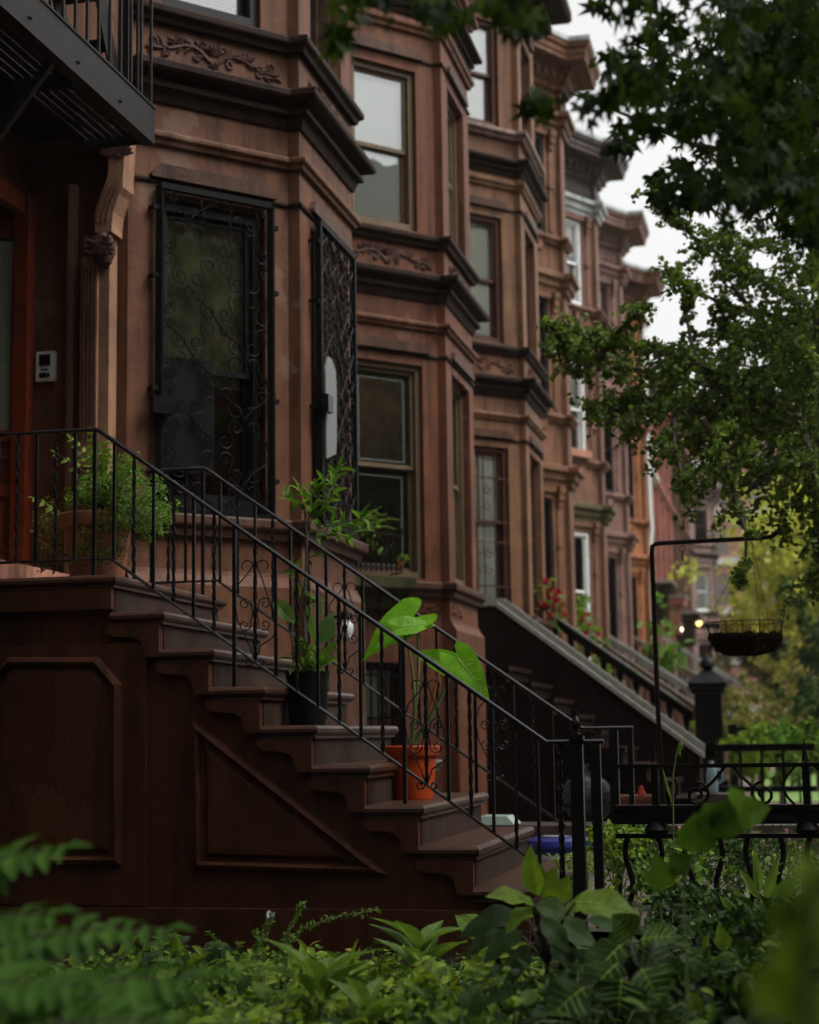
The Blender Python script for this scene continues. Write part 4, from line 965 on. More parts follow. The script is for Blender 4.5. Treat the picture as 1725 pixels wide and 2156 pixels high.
def mapleleaf(mb, p, d, n, L):
    d, s, n = basis(d, n); V = [p+d*L*.12]
    for i in range(11):
        a = (i-5)*.44; r = (L*(.95-.10*abs(i-5)) if i % 2 else L*(.36 if i not in (0, 10) else .3)); V.append(p+(d*math.cos(a)+s*math.sin(a))*r+d*L*.1-n*(r*r/L*.22))
    mb.add(V, [(0, i, i+1) for i in range(1, 11)])
HEART = [(.02, .02), (-.09, .07), (-.20, .15), (-.27, .24), (-.27, .34), (-.20, .43), (-.07, .49), (.10, .50), (.28, .455), (.46, .365), (.64, .25), (.80, .135), (.92, .05), (1, 0)]
OVATE = [(0, .0), (.015, .09), (.07, .24), (.17, .39), (.30, .48), (.42, .50), (.55, .455), (.68, .36), (.80, .235), (.90, .115), (.96, .04), (1, 0)]
def bigleaf(mb, p, tip, n, W, kind='heart', cup=.12, wave=.03, nr=4, na=0, seed=0, rib=None):
    """broad leaf with its petiole at p and its point at tip; n is the way its face looks"""
    d = tip-p; L = d.length; d, s, n = basis(d, n); rr = random.Random(seed); half = HEART if kind == 'heart' else OVATE; nr = 4
    out = half+[(x, -y) for x, y in reversed(half[(0 if kind == 'heart' else 1):-1])]; c0 = .04 if kind == 'heart' else .40; m = len(out); ph = rr.uniform(0, 6); V = []; tilt = rr.uniform(-.12, .12)
    def P(x, y):
        xx, yy = x*L, y*W; h = cup*abs(yy)*1.3-.22*L*max(0, x)**2.2+wave*W*math.sin(x*11+ph+(2 if y > 0 else 0))*abs(y)*2.2+.012*W*math.sin(x*38)*min(1, abs(y)*6)+tilt*yy
        return p+d*xx+s*yy+n*h
    V.append(P(c0, 0))
    for k in range(1, nr+1):
        q = k/nr
        for x, y in out: V.append(P(c0+(x-c0)*q, y*q))
    F = [(0, 1+j, 1+(j+1) % m) for j in range(m)]
    for k in range(nr-1):
        for j in range(m): F.append((1+k*m+j, 1+(k+1)*m+j, 1+(k+1)*m+(j+1) % m, 1+k*m+(j+1) % m))
    mb.add(V, F, True)
    if rib is not None:
        e = n*(.0012); w0 = min(.0035, W*.02)
        rib.tube([P(i/9*.97, 0)+e for i in range(10)], [w0*(1-.8*i/9) for i in range(10)], 4)
        for i in range(5):
            x0 = .06+.15*i; k = min(range(len(half)), key=lambda j: abs(half[j][0]-(x0+.16))+(0 if half[j][1] > .1 else 1))
            for sg in (-1, 1): rib.tube([P(x0, 0)+e]+[P(x0+(half[k][0]-x0)*t, sg*half[k][1]*t)+e for t in (.33, .66, .93)], [w0*.5, w0*.45, w0*.35, w0*.2], 3)
def frond(mb, st, p, tip, up, n, ll, lw, r, sag=.1, kind='leaf'):
    """pinnate leaf: rachis from p to tip with n pairs of leaflets"""
    d = tip-p; L = d.length; dd, s, nn = basis(d, up); P = []
    for i in range(13): t = i/12; P.append(p+d*t+nn*(sag*L*4*t*(1-t)))
    st.tube(P, [.004*(1-.7*i/12) for i in range(13)], 4)
    for i in range(n):
        t = .12+.86*i/(n-1); q = t*12; k = min(11, int(q)); c = P[k].lerp(P[k+1], q-k); tz = .55+.6*math.sin(math.pi*min(1, t*.9+.1)) if t < .9 else .6
        for sg in (-1, 1):
            dr = (s*sg+dd*.35+nn*(-.15+.15*r.gauss(0, 1))).normalized(); leaf(mb, c, dr, nn+rv(r, .2), ll*tz, lw*tz, .12, .2)
    leaf(mb, P[-1], dd, nn, ll*.8, lw*.8)
def inpoly(x, y, P):
    c = False; n = len(P)
    for i in range(n):
        x1, y1 = P[i]; x2, y2 = P[i-1]
        if (y1 > y) != (y2 > y) and x < (x2-x1)*(y-y1)/(y2-y1)+x1: c = not c
    return c
def sample(P, r):
    xs = [p[0] for p in P]; ys = [p[1] for p in P]
    while True:
        x = r.uniform(min(xs), max(xs)); y = r.uniform(min(ys), max(ys))
        if inpoly(x, y, P): return x, y
def path_pts(pts, k): # resample polyline
    out = []
    for a, b in zip(pts[:-1], pts[1:]):
        for i in range(k): out.append(a.lerp(b, i/k))
    return out+[pts[-1]]

# ------------------------------------------------------------------ ginkgo over the yards
rr = random.Random(11)
gk = thing('ginkgo_tree', 'green fan leaved tree reaching in from the right across the house fronts', 'tree', (2.6, 14.5, 0))
lv = MB(); tw = MB()
def gleaf(p, spread):
    q = p+rv(rr, spread*rr.random()**.5); fan(lv, q, (rv(rr, 1)+Vector((0, 0, -.5))), rv(rr, .8)+Vector((0, 0, .7)), rr.uniform(.026, .048))
BR = [([(1740, 690), (1620, 600), (1550, 560), (1450, 490), (1400, 430), (1376, 395)], 12.5, .09, 1250), ([(1740, 700), (1600, 655), (1520, 640), (1430, 590), (1408, 570)], 12, .085, 700),
      ([(1740, 930), (1600, 830), (1450, 755), (1350, 725), (1240, 705), (1158, 692)], 12.2, .105, 2200), ([(1600, 840), (1450, 800), (1330, 775), (1230, 745), (1195, 720)], 12.8, .12, 1200),
      ([(1600, 920), (1450, 860), (1350, 835), (1290, 850), (1250, 862)], 12, .10, 1200), ([(1500, 800), (1460, 740), (1445, 660), (1438, 590)], 12, .055, 420),
      ([(1420, 860), (1420, 930), (1436, 1000), (1442, 1045)], 11.6, .065, 420), ([(1480, 880), (1530, 970), (1550, 1050), (1572, 1120), (1570, 1185), (1548, 1235)], 11.2, .045, 330),
      ([(1690, 880), (1712, 980), (1722, 1080), (1726, 1180), (1716, 1250)], 11.3, .06, 700), ([(1300, 700), (1340, 660), (1345, 650)], 12.2, .075, 260), ([(1660, 760), (1590, 700), (1530, 690), (1515, 670)], 12.4, .09, 420),
      ([(1330, 860), (1335, 900), (1322, 915)], 12, .05, 130), ([(1560, 960), (1530, 1000), (1535, 1040)], 11.4, .07, 150)]
def twig(p, d, L):
    n = max(3, int(L/.05)); P = [p]; d = d.normalized()
    for i in range(n): d = (d+Vector((0, 0, -.10))+rv(rr, .16)).normalized(); P.append(P[-1]+d*(L/n))
    tw.tube(P, [.0045-.0035*i/n for i in range(n+1)], 3)
    for i in range(1, n+1):
        for _ in range(rr.randint(6, 10)): q = P[i-1].lerp(P[i], rr.random())+rv(rr, .045*rr.random()); fan(lv, q, rv(rr, 1)+Vector((0, 0, -.5)), rv(rr, .8)+Vector((0, 0, .7)), rr.choice((.018, .022, .027, .032, .04)))
for pts, dep, sp, n in BR:
    P = path_pts([atD(x, y, dep+rr.uniform(-.5, .5)) for x, y in pts], 5); m = len(P)
    tw.tube(P, [.004+.018*(1-i/m) for i in range(m)], 5)
    for k in range(int(n/17)):
        t = rr.random()**.75*(m-1.01); i = int(t); c = P[i].lerp(P[i+1], t-i); bd_ = (P[i+1]-P[i]).normalized()
        twig(c+rv(rr, .02), bd_*rr.uniform(.1, 1.0)+rv(rr, .75)+Vector((0, 0, -.15)), rr.uniform(.10, .30)*(sp/.11)*(1.25-.6*t/m)*rr.choice((.6, 1, 1, 1.5)))
ZONES = [([(1400, 760), (1560, 700), (1650, 600), (1760, 550), (1760, 900), (1600, 930), (1480, 870), (1390, 830)], 200, (11.5, 15)),
         ([(1470, 820), (1740, 820), (1740, 1040), (1620, 1000), (1560, 960), (1500, 930)], 60, (11, 14)), ([(1500, 960), (1760, 960), (1750, 1060), (1690, 1020), (1600, 1010), (1560, 1000)], 16, (11, 13)), ([(1712, 980), (1790, 940), (1790, 1230), (1735, 1180), (1722, 1060)], 20, (11, 12.5)), ([(1450, 450), (1550, 490), (1725, 470), (1740, 560), (1560, 570), (1500, 530)], 36, (12, 14))]
for P, n, (d0, d1) in ZONES:
    for k in range(n):
        x, y = sample(P, rr); twig(atD(x, y, rr.uniform(d0, d1)), rv(rr, 1)+Vector((-.5, 0, -.1)), rr.uniform(.25, .75))
for pts, dp in (([(1790, 990), (1640, 890), (1500, 800), (1400, 740)], 12.3), ([(1790, 830), (1620, 700), (1540, 600)], 12.6), ([(1790, 900), (1650, 960), (1570, 1040)], 11.6)):
    P = path_pts([atD(x, y, dp) for x, y in pts], 4); tw.tube(P, [.045-.035*i/len(P) for i in range(len(P))], 6)
for k in range(2600):  # crown out of frame, above and to the right
    c = Vector((rr.uniform(.4, 4.5), rr.uniform(11, 17), rr.uniform(3.6, 7.0))); card(lv, c, rv(rr), rv(rr), .35, .3)
lv.build('crown', M['lgink'], gk); tw.build('branch', M['bark'], gk)
tk = MB(); tk.tube([(2.6, 14.5, 0), (2.55, 14.45, 2), (2.6, 14.4, 4), (2.5, 14.3, 6), (2.4, 14.3, 8.6)], [.24, .19, .17, .12, .05], 10)
for x, y, z in ((.25, 12.4, 3.9), (.3, 12.2, 4.9), (.3, 11.6, 3.2), (4.5, 15, 6.5), (1.5, 17, 7)): tk.tube([(2.58, 14.4, z-.8), ((2.5+x)/2, (14.4+y)/2, z-.1), (x, y, z)], [.08, .05, .02], 6)
tk.build('trunk', M['bark'], gk)

# ------------------------------------------------------------------ maple overhead, close to the camera
mp = thing('maple_tree', 'dark pointed leaved tree hanging over the top right corner, close and blurred', 'tree', (2.6, 4.0, 0))
lv = MB(); tw = MB(); rr = random.Random(12)
def mleaf(c, sp, L=.058):
    q = c+rv(rr, sp*rr.random()**.5); mapleleaf(lv, q, rv(rr, .7)+Vector((-.2, 0, -.9)), rv(rr, .9)+Vector((0, -.3, .5)), L*rr.uniform(.7, 1.15))
MZ = [([(1330, 160), (1350, 60), (1430, -20), (1760, -30), (1760, 540), (1680, 470), (1560, 450), (1500, 430), (1410, 390), (1420, 340), (1480, 310), (1440, 270), (1350, 240)], 1250, (4.2, 6.4)),
      ([(1540, 20), (1760, -30), (1760, 520), (1660, 430), (1560, 380), (1540, 250)], 1500, (4.6, 6.8)), ([(1275, 40), (1350, 40), (1360, 260), (1290, 250)], 60, (4.8, 5.4)), ([(1195, 185), (1300, 165), (1310, 215), (1210, 205)], 26, (4.3, 4.8)), ([(1120, 205), (1190, 195), (1195, 225), (1130, 222)], 12, (4.2, 4.5)),
      ([(650, -30), (1130, -40), (1120, 20), (1010, 45), (930, 60), (880, 45), (760, 30), (700, 50), (650, 40)], 90, (3.7, 4.6)), ([(670, 30), (760, 20), (760, 75), (700, 90)], 6, (3.8, 4.0)), ([(980, -10), (1150, -10), (1120, 50), (1060, 70)], 24, (3.7, 4.5)), ([(1260, -30), (1420, -30), (1400, 5), (1270, 8)], 16, (4.2, 5)), ([(1380, 370), (1450, 350), (1480, 420), (1400, 420)], 50, (4.8, 5.6)), ([(1290, 270), (1330, 250), (1320, 330), (1300, 320)], 14, (4.8, 5.2))]
for P, n, (d0, d1) in MZ:
    k = 0
    while k < n:
        x, y = sample(P, rr); c = atD(x, y, rr.uniform(d0, d1)); mlt = rr.randint(3, 9); sp_ = rr.uniform(.05, .12)
        for _ in range(mlt): mleaf(c, sp_ if n > 100 else .05)
        k += mlt
for pts, dp in (([(1760, 200), (1600, 180), (1450, 150), (1330, 90)], 6.2), ([(1760, 330), (1600, 330), (1450, 300), (1340, 250), (1200, 195)], 5.8), ([(1760, 460), (1600, 420), (1500, 400), (1390, 385)], 6.5), ([(1300, -120), (1100, -40), (900, 5), (700, 10)], 4.1)):
    P = path_pts([atD(x, y, dp) for x, y in pts], 3); tw.tube(P, [.012-.009*i/len(P) for i in range(len(P))], 5)
for k in range(2600):
    c = Vector((rr.uniform(-1.5, 5.5), rr.uniform(-3, 8.5), rr.uniform(4.3, 8.0)))
    if c.z < 1.3+.50*max(0, c.y) and c.x < .6+.05*c.y: continue
    card(lv, c, rv(rr), rv(rr), .34, .3)
for k in range(4200):  # unseen leaf mass added behind the camera to block sky light
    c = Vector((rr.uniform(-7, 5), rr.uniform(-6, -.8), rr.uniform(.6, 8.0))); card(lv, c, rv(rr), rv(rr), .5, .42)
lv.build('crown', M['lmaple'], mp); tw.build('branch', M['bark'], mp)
tk = MB(); tk.tube([(2.6, 4, 0), (2.55, 4, 1.6), (2.5, 4.05, 3), (2.3, 4, 5), (2.1, 3.9, 7)], [.2, .15, .13, .09, .03], 10)
for x, y, z in ((.4, 6.0, 3.9), (.5, 5.6, 3.2), (.2, 4.0, 3.6), (4.2, 3, 6), (1.4, 1.0, 6.4)): tk.tube([(2.5, 4.03, z-1.0), ((2.4+x)/2, (4+y)/2, z-.2), (x, y, z)], [.06, .04, .015], 6)
tk.build('trunk', M['bark'], mp)

# ------------------------------------------------------------------ distant trees and yard shrubs
def blobtree(name, label, base, h, rx, rz, n, mat, ls, seed, cat='tree', trunk=.18):
    r = random.Random(seed); t = thing(name, label, cat, base); lv = MB(); B = Vector(base); C = B+Vector((0, 0, h-rz))
    cl = [C+Vector((r.gauss(0, .42)*rx, r.gauss(0, .42)*rx, r.gauss(0, .42)*rz)) for _ in range(max(10, int(n/45)))]
    for c in cl:
        s = rx*r.uniform(.10, .24)
        for _ in range(45):
            q = c+rv(r, s*r.random()**.6); q.z = max(q.z, B.z+.03); card(lv, q, rv(r)+Vector((0, 0, -.3)), rv(r)+Vector((0, 0, .6)), ls*r.uniform(.6, 1.3), ls*r.uniform(.4, .7))
    lv.build('crown' if cat == 'tree' else 'foliage', mat, t)
    tk = MB(); tk.tube([B, B+Vector((.1*rx*.2, 0, (h-rz)*.6)), C], [trunk, trunk*.75, trunk*.35], 8)
    for c in cl[:7]: tk.tube([B+Vector((0, 0, (h-rz)*.55)), (B+c)/2+Vector((0, 0, h*.22)), c], [trunk*.4, trunk*.25, trunk*.08], 5)
    tk.build('trunk' if cat == 'tree' else 'stem', M['bark'], t); return t
blobtree('street_tree', 'yellow green tree at the end of the street, behind the hanging basket', (.35, 50, 0), 8.4, 2.6, 3.0, 8000, M['lyellow'], .26, 21)
blobtree('street_tree', 'larger yellow green tree cut by the right edge of the picture', (1.9, 60, 0), 10.2, 3.2, 4.0, 7000, M['lyellow'], .30, 22)
blobtree('street_tree', 'dark olive tree low at the right edge, below the yellow green crowns', (1.0, 38, 0), 4.3, 1.25, 1.7, 6500, M['ldark'], .18, 23)
blobtree('street_tree', 'dull green tree filling the gap between the last house and the yellow green tree', (-.9, 66, 0), 6.6, 2.2, 2.6, 4500, M['lolive'], .28, 24)
SH = [(1545, 1500, 25, .55, .85, 'lolive', 'olive leaved shrub just right of the capped pier'), (1600, 1470, 28, .6, 1.1, 'lolive', 'reddish olive shrub under the hanging basket'), (1660, 1480, 27, .7, 1.15, 'lolive', 'olive shrub right of the basket'), (1715, 1490, 26, .55, 1.1, 'ldark', 'dark green shrub at the right edge behind the rail fences'), (1640, 1545, 20.5, .42, .55, 'lfern', 'bright green bush between the two rail fences'), (1580, 1560, 20, .35, .5, 'lwild', 'lime green bush behind the nearer rail fence'), (1700, 1545, 21, .35, .55, 'lground', 'leafy bush at the right end of the rail fences'), (1478, 1545, 24.3, .18, .5, 'lwild', 'lime green plant glimpsed between black balusters')]
for i, (x, y, dd, r, h, m, lb) in enumerate(SH):
    p = atD(x, y, dd); blobtree('garden_shrub', lb, (p.x, p.y, 0), p.z+h*.45, r, min(p.z, h*.75), 2600, M[m], .075 if r > .5 else .06, 40+i, 'shrub', .025)

# ------------------------------------------------------------------ pots and their plants
def pot(name, label, c, rb, rt, h, mat, rim=True):
    t = thing(name, label, 'pot', c); b = MB()
    pr = [(0, .001), (rb, .001), (rb*1.02, .012), (rt*.94, h*.8)]+([(rt*.95, h*.8), (rt*1.03, h*.805), (rt*1.06, h*.83), (rt*1.08, h*.985), (rt*1.05, h), (rt*.98, h), (rt*.93, h*.9)] if rim else [(rt, h*.97), (rt*1.04, h*.975), (rt*1.04, h), (rt*.96, h), (rt*.92, h*.9)])+[(0, h*.88)]
    b.lathe(pr, c, 28); b.build('pot_body', mat, t)
    MB().lathe([(0, h*.885), (rt*.92, h*.89), (0, h*.91)], c, 20).build('soil', M['soil'], t); return t
def plantthing(name, label, p, cat='plant', group=None): return thing(name, label, cat, p, group)
PO = atY(868, 1690, 9.05); PO.z = .601
pot('plant_pot', 'orange plastic pot with the big leaved plant, on a lower step', PO, .112, .142, .285, M['orange'])
ee = plantthing('elephant_ear', 'tall plant with huge bright green heart leaves growing from the orange pot', PO+Vector((0, 0, .26)))
lf = MB(); sm = MB(); rbm = MB()
def ear(px, py, dy, tx, ty, td, nrm, W, seed, cup=.12, bend=.08):
    a = atY(px, py, 9.05+dy); b = atY(tx, ty, 9.05+td)
    bigleaf(lf, a, b, Vector(nrm), W, 'heart', cup, .03, 4, 30, seed, rbm)
    base = PO+Vector((rnd.uniform(-.03, .03), rnd.uniform(-.03, .03), .26)); mid = base.lerp(a, .55)+Vector((bend, 0, .06)); P = [base.lerp(mid, t)*(1-t)+mid.lerp(a, t)*t for t in [i/10 for i in range(11)]]
    sm.tube(P, [.011-.006*i/10 for i in range(11)], 7)
ear(872, 1300, .06, 756, 1370, -.10, (-.38, -.84, .42), .27, 1, .14)
ear(845, 1320, -.10, 922, 1306, .02, (.05, -.9, .45), .14, 2, .12)
ear(952, 1402, .10, 868, 1366, .0, (-.1, -.92, .4), .15, 3, .12)
ear(964, 1386, -.02, 1036, 1470, -.08, (.40, -.88, .25), .18, 4, .10)
rbm.build('leaf_ribs', M['lrib'], ee); lf.build('leaves', M['lear'], ee); sm.build('stalk', M['stem'], ee)
sr = MB(); b0 = PO+Vector((.03, .02, .26)); sr.tube([b0, b0+Vector((.05, 0, .16)), b0+Vector((.10, .0, .32)), b0+Vector((.12, 0, .42)), b0+Vector((.135, -.01, .36)), b0+Vector((.13, -.01, .28))], [.014, .012, .009, .006, .004, .003], 6); sr.build('stalk', M['stemr'], ee, 'withered orange stalk')
PB = atY(648, 1520, 8.82); PB.z = 1.001
pot('plant_pot', 'black plastic nursery pot on a middle step', PB, .098, .118, .285, M['blackpot'], False)
sb = plantthing('potted_shrub', 'tall thin leafy shrub with variegated leaves below, growing from the black pot', PB+Vector((0, 0, .26)))
lf = MB(); sm = MB(); lf2 = MB(); mg = MB(); rr = random.Random(8)
yb = PB.y; base = PB+Vector((0, 0, .25))
stem = [base, atY(640, 1290, yb), atY(645, 1200, yb+.03), atY(647, 1130, yb+.06), atY(640, 1060, yb+.08)]
sm.tube(path_pts(stem, 4), [.013-.0005*i for i in range(17)], 6)
tips = [((640, 1070), (628, 1030)), ((640, 1065), (600, 1052)), ((645, 1090), (668, 1020)), ((646, 1100), (690, 1000)), ((646, 1110), (690, 1060)), ((647, 1125), (720, 1100)), ((700, 1110), (770, 1090)), ((690, 1050), (716, 985)), ((647, 1130), (740, 1130)), ((645, 1180), (668, 1170)), ((640, 1280), (672, 1265)), ((640, 1240), (610, 1190)), ((650, 1100), (660, 1060)), ((680, 1070), (700, 1030))]
for a, b in tips:
    A = atY(*a, yb+.07); B = atY(*b, yb+.07+rr.uniform(-.12, .12)); sm.tube([A, A.lerp(B, .5)+Vector((0, 0, .01)), B], [.004, .003, .002], 4)
    nl = max(3, int((B-A).length/.017))
    for k in range(nl):
        c = A.lerp(B, .25+.75*k/nl); dr = ((B-A).normalized()*.6+rv(rr, 1)); dr.z += .15; leaf(lf, c, dr, rv(rr, .6)+Vector((0, 0, 1)), rr.uniform(.065, .11), rr.uniform(.026, .04), .22, .2)
for k in range(70):
    c = base+Vector((rr.uniform(-.08, .1), rr.uniform(-.08, .08), rr.uniform(.0, .17))); leaf(lf, c, rv(rr)+Vector((0, 0, .6)), rv(rr, .5)+Vector((0, 0, 1)), rr.uniform(.05, .10), .035)
def vleaf(b, t, W, nrm, s):
    A, B = atY(*b, yb-.05), atY(*t, yb-.09); bigleaf(lf2, A, B, Vector(nrm), W, 'ovate', .2, .03, 3, 22, s)
vleaf((672, 1352), (644, 1292), .085, (-.6, -.8, .1), 1); vleaf((675, 1352), (702, 1292), .10, (.5, -.85, .1), 2)
vleaf((577, 1265), (628, 1313), .085, (-.3, -.8, .4), 3)
for a, b in (((676, 1400), (712, 1340)), ((678, 1402), (712, 1382))): leaf(lf, atY(*a, yb-.06), atY(*b, yb-.08)-atY(*a, yb-.06), Vector((-.3, -.8, .5)), (atY(*b, yb-.08)-atY(*a, yb-.06)).length, .05, .2, .1)
sm.tube([base, atY(612, 1340, yb-.05), atY(602, 1290, yb-.06), atY(598, 1283, yb-.06)], [.006, .005, .004, .003], 5)
lf.build('leaves', M['lfern'], sb); lf2.build('variegated_leaf', M['lear2'], sb); sm.build('stem', M['bark'], sb)
PT = atY(205, 1204, 9.15); PT.z = 1.802
pot('plant_pot', 'big weathered terracotta pot on the landing beside the red door', PT, .145, .205, .43, M['terra'])
tr = plantthing('trailing_plant', 'bushy fine leaved green plant spilling over the terracotta pot', PT+Vector((0, 0, .40)))
lf = MB(); lb_ = MB(); sm = MB(); dry = MB(); rr = random.Random(9); c0 = PT+Vector((0, 0, .42))
for k in range(150):
    x, y = sample([(120, 1060), (165, 1020), (200, 985), (245, 950), (300, 975), (345, 1020), (372, 1085), (350, 1110), (330, 1150), (290, 1130), (250, 1110), (215, 1070), (170, 1060)], rr); e = atY(x, y, 9.0+rr.uniform(-.15, .2)); m = c0.lerp(e, .5)+Vector((0, 0, .10)); sm.tube([c0, m, e], .0025, 3)
    for j in range(24): c = e+rv(rr, .06*rr.random()); leaf(lf, c, rv(rr)+Vector((.2, -.2, 0)), rv(rr, .7)+Vector((0, 0, 1)), rr.uniform(.014, .03), .012, .1, .1)
for k in range(40):
    x, y = sample([(140, 1200), (190, 1080), (255, 1040), (270, 1150), (230, 1190)], rr); e = atY(x, y, 8.93)
    for j in range(24): c = e+rv(rr, .05*rr.random()); leaf(dry if k % 2 else lf, c, rv(rr), rv(rr), .022, .009, .1, .1)
for k in range(36):
    x, y = sample([(60, 1090), (110, 1050), (130, 1120), (110, 1190), (80, 1140)], rr); e = atY(x, y, 9.2); sm.tube([c0, c0.lerp(e, .5)+Vector((0, 0, .04)), e], .002, 3)
    for j in range(14): c = e+rv(rr, .05*rr.random()); leaf(dry, c, rv(rr), rv(rr), .022, .009, .1, .1)
for (bx, by), (tx, ty), n in (((215, 1020), (150, 925), 7), ((215, 1010), (192, 912), 7), ((220, 1010), (222, 915), 6), ((212, 1030), (118, 955), 5), ((220, 1020), (200, 960), 5), ((225, 1005), (235, 930), 6), ((130, 1085), (72, 1052), 4)):
    lb_ = MB(); frond(lb_, sm, atY(bx, by, 9.15), atY(tx, ty, 9.05), Vector((0, -.6, .8)), n, .055, .026, rr, .08); lb_.build('bright_frond', M['lwild'], tr)
lf.build('leaves', M['lfern'], tr); dry.build('dry_leaves', M['lolive'], tr); sm.build('stem', M['stem'], tr)
lt = MB(); rr2 = random.Random(4)
for k in range(60): c = atY(*sample([(70, 1170), (140, 1165), (130, 1205), (85, 1205)], rr2), 8.95); leaf(lt, c, rv(rr2), rv(rr2), .03, .015)
lt.build('low_leaves', M['ldark'], tr)

# ------------------------------------------------------------------ mossy ledge with iron planter guard on the second house
ld = MB()
ld.prism([fr2A(-.12, d, z) for d, z in ((.0, 2.10), (.12, 2.12), (.14, 2.25), (.26, 2.30), (.26, 2.40), (.0, 2.43))], fr2A(.74, 0, 0)-fr2A(-.12, 0, 0)); ld.build('ledge', M['moss'], h2, 'green mossy window ledge')
pg = thing('window_planter', 'small black iron guard with ferns and leaves on the mossy window ledge', 'planter', fr2A(.25, .2, 2.43))
b = MB(); L0, L1 = -.08, .60
b.bar(fr2A(L0, .22, 2.80), fr2A(L1, .22, 2.80), .022, .02); b.bar(fr2A(L0, .22, 2.47), fr2A(L1, .22, 2.47), .018)
for k in range(13): u = L0+(L1-L0)*k/12; b.bar(fr2A(u, .22, 2.44), fr2A(u, .22, 2.79), .014)
for s in range(2): b.tube([fr2A(.18+s*.25-.08*math.cos(t*3.1), .235, 2.50+.28*t) for t in [i/8 for i in range(9)]], .009, 5)
b.lathe([(0, 2.80), (.02, 2.81), (.026, 2.84), (.02, 2.865), (0, 2.875)], Vector((*fr2A(L1, .22, 0)[:2], 0)), 10); b.bar(fr2A(L1, .22, 2.44), fr2A(L1, .03, 2.44), .014); b.bar(fr2A(L1, .22, 2.79), fr2A(L1, .03, 2.79), .014)
b.build('guard', M['bronze'], pg)
lf = MB(); sm = MB(); rr = random.Random(13)
for k in range(170): c = fr2A(rr.uniform(-.25, .38), rr.uniform(.05, .27), rr.uniform(2.62, 2.98)); leaf(lf, c, rv(rr)+Vector((0, -.3, .2)), rv(rr, .6)+Vector((0, 0, 1)), rr.uniform(.05, .11), rr.uniform(.02, .035))
lf.build('leaves', M['lfern'], pg); fn = MB()
for k in range(9): a = fr2A(.15, .15, 2.72); e = fr2A(.15+.44*math.cos(k*.42-.3), .15+.1*math.sin(k*2.1), 2.86+.20*math.sin(k*.4)); frond(fn, sm, a, e, Vector((0, 0, 1)), 16, .055, .012, rr, .18)
fn.build('fern_fronds', M['lwild'], pg); sm.build('stem', M['stem'], pg)
sc_ = plantthing('succulent', 'small pale green plant with orange tips at the end of the iron window guard', fr2A(.62, .26, 2.47)); a = MB(); o_ = MB()
for k in range(26): leaf(a, fr2A(.60, .25, 2.56), rv(rr)+Vector((0, 0, .7)), rv(rr), .07, .035)
for k in range(8): leaf(o_, fr2A(.56, .25, 2.52), rv(rr)+Vector((0, -.2, -.3)), rv(rr), .05, .02)
a.build('leaves', M['lmilk'], sc_); o_.build('orange_leaves', M['florange'], sc_)

# flowers on the far stoops
def bloom(label, px, py, d, mat, n, s, sp):
    c = atD(px, py, d); f = plantthing('flower_plant', label, Vector((c.x, c.y, c.z-.35)), 'flowers'); a = MB(); g = MB(); r = random.Random(int(px))
    for k in range(n):
        q = c+Vector((r.gauss(0, sp), r.gauss(0, sp), r.gauss(0, sp*1.7)))
        for j in range(7): leaf(a, q, rv(r), rv(r), s, s*.7)
    for k in range(60): q = c+Vector((r.gauss(0, sp*1.2), r.gauss(0, sp*1.2), r.gauss(-.1, sp*1.9))); leaf(g, q, rv(r), rv(r), s*1.5, s*.6)
    st_ = MB()
    for k in range(5): st_.tube([Vector((c.x+r.gauss(0, .04), c.y, c.z-.36)), c+Vector((r.gauss(0, sp), 0, r.gauss(0, sp)))], .008, 4)
    a.build('petals', mat, f); g.build('leaves', M['lfern'], f); st_.build('stem', M['stem'], f)
bloom('crimson flowers at the head of the black balustrade', 1160, 1262, 22.3, M['flred'], 24, .07, .085)
bloom('crimson flowers seen through the balustrade, below the black handrail', 1225, 1365, 23.6, M['flred'], 12, .07, .07)
bloom('crimson flowers over the brick red handrail', 1240, 1330, 25.3, M['flred'], 8, .06, .06)
bloom('green leaves on the landing of the white sashed house', 1220, 1295, 26.5, M['lwild'], 22, .09, .09)
bloom('big green leaves with one orange bloom beside the hanger pole', 1395, 1375, 33, M['lfern'], 30, .16, .17)
bloom('lime leaves glimpsed between black balusters, middle of the stoop', 1265, 1402, 23.6, M['lwild'], 16, .08, .08)

# ------------------------------------------------------------------ garden in front
rr = random.Random(31)
gc = MB()
def gl(x, y, z, s, up=.9): leaf(gc, Vector((x, y, z)), rv(rr, 1)+Vector((0, -.25, .1)), rv(rr, .55)+Vector((0, -.2, up)), s, s*rr.uniform(.45, .7), .15, .2)
GZ = -.15
def hgt(x, y): # plant tops above the bed
    return max(.03, .20+.06*math.sin(x*2.3+1)+.045*math.sin(y*3.1+x*1.7)+.04*math.sin(x*7+y*5)-.12*max(0, y-6.0)+.13*max(0, x+1.5))
for k in range(11000):
    x = rr.uniform(-3.2, .4); y = rr.uniform(5.0, 7.7); h = hgt(x, y)
    if x > -1.1 and rr.random() < .55: continue
    if math.sin(x*5.1+y*2.2)+math.sin(y*6.3-x*3.7) < -1.1: continue
    gl(x, y, GZ+h*rr.uniform(.2, 1.1)**.6, rr.choice((.02, .03, .04, .05, .08))*rr.uniform(.8, 1.3))
for k in range(3500):
    x = rr.uniform(-.9, 1.2); y = rr.uniform(8.3, 12.5); gl(x, y, (.2+.12*math.sin(x*3+y*4))*rr.uniform(.2, 1.1), rr.uniform(.025, .06))
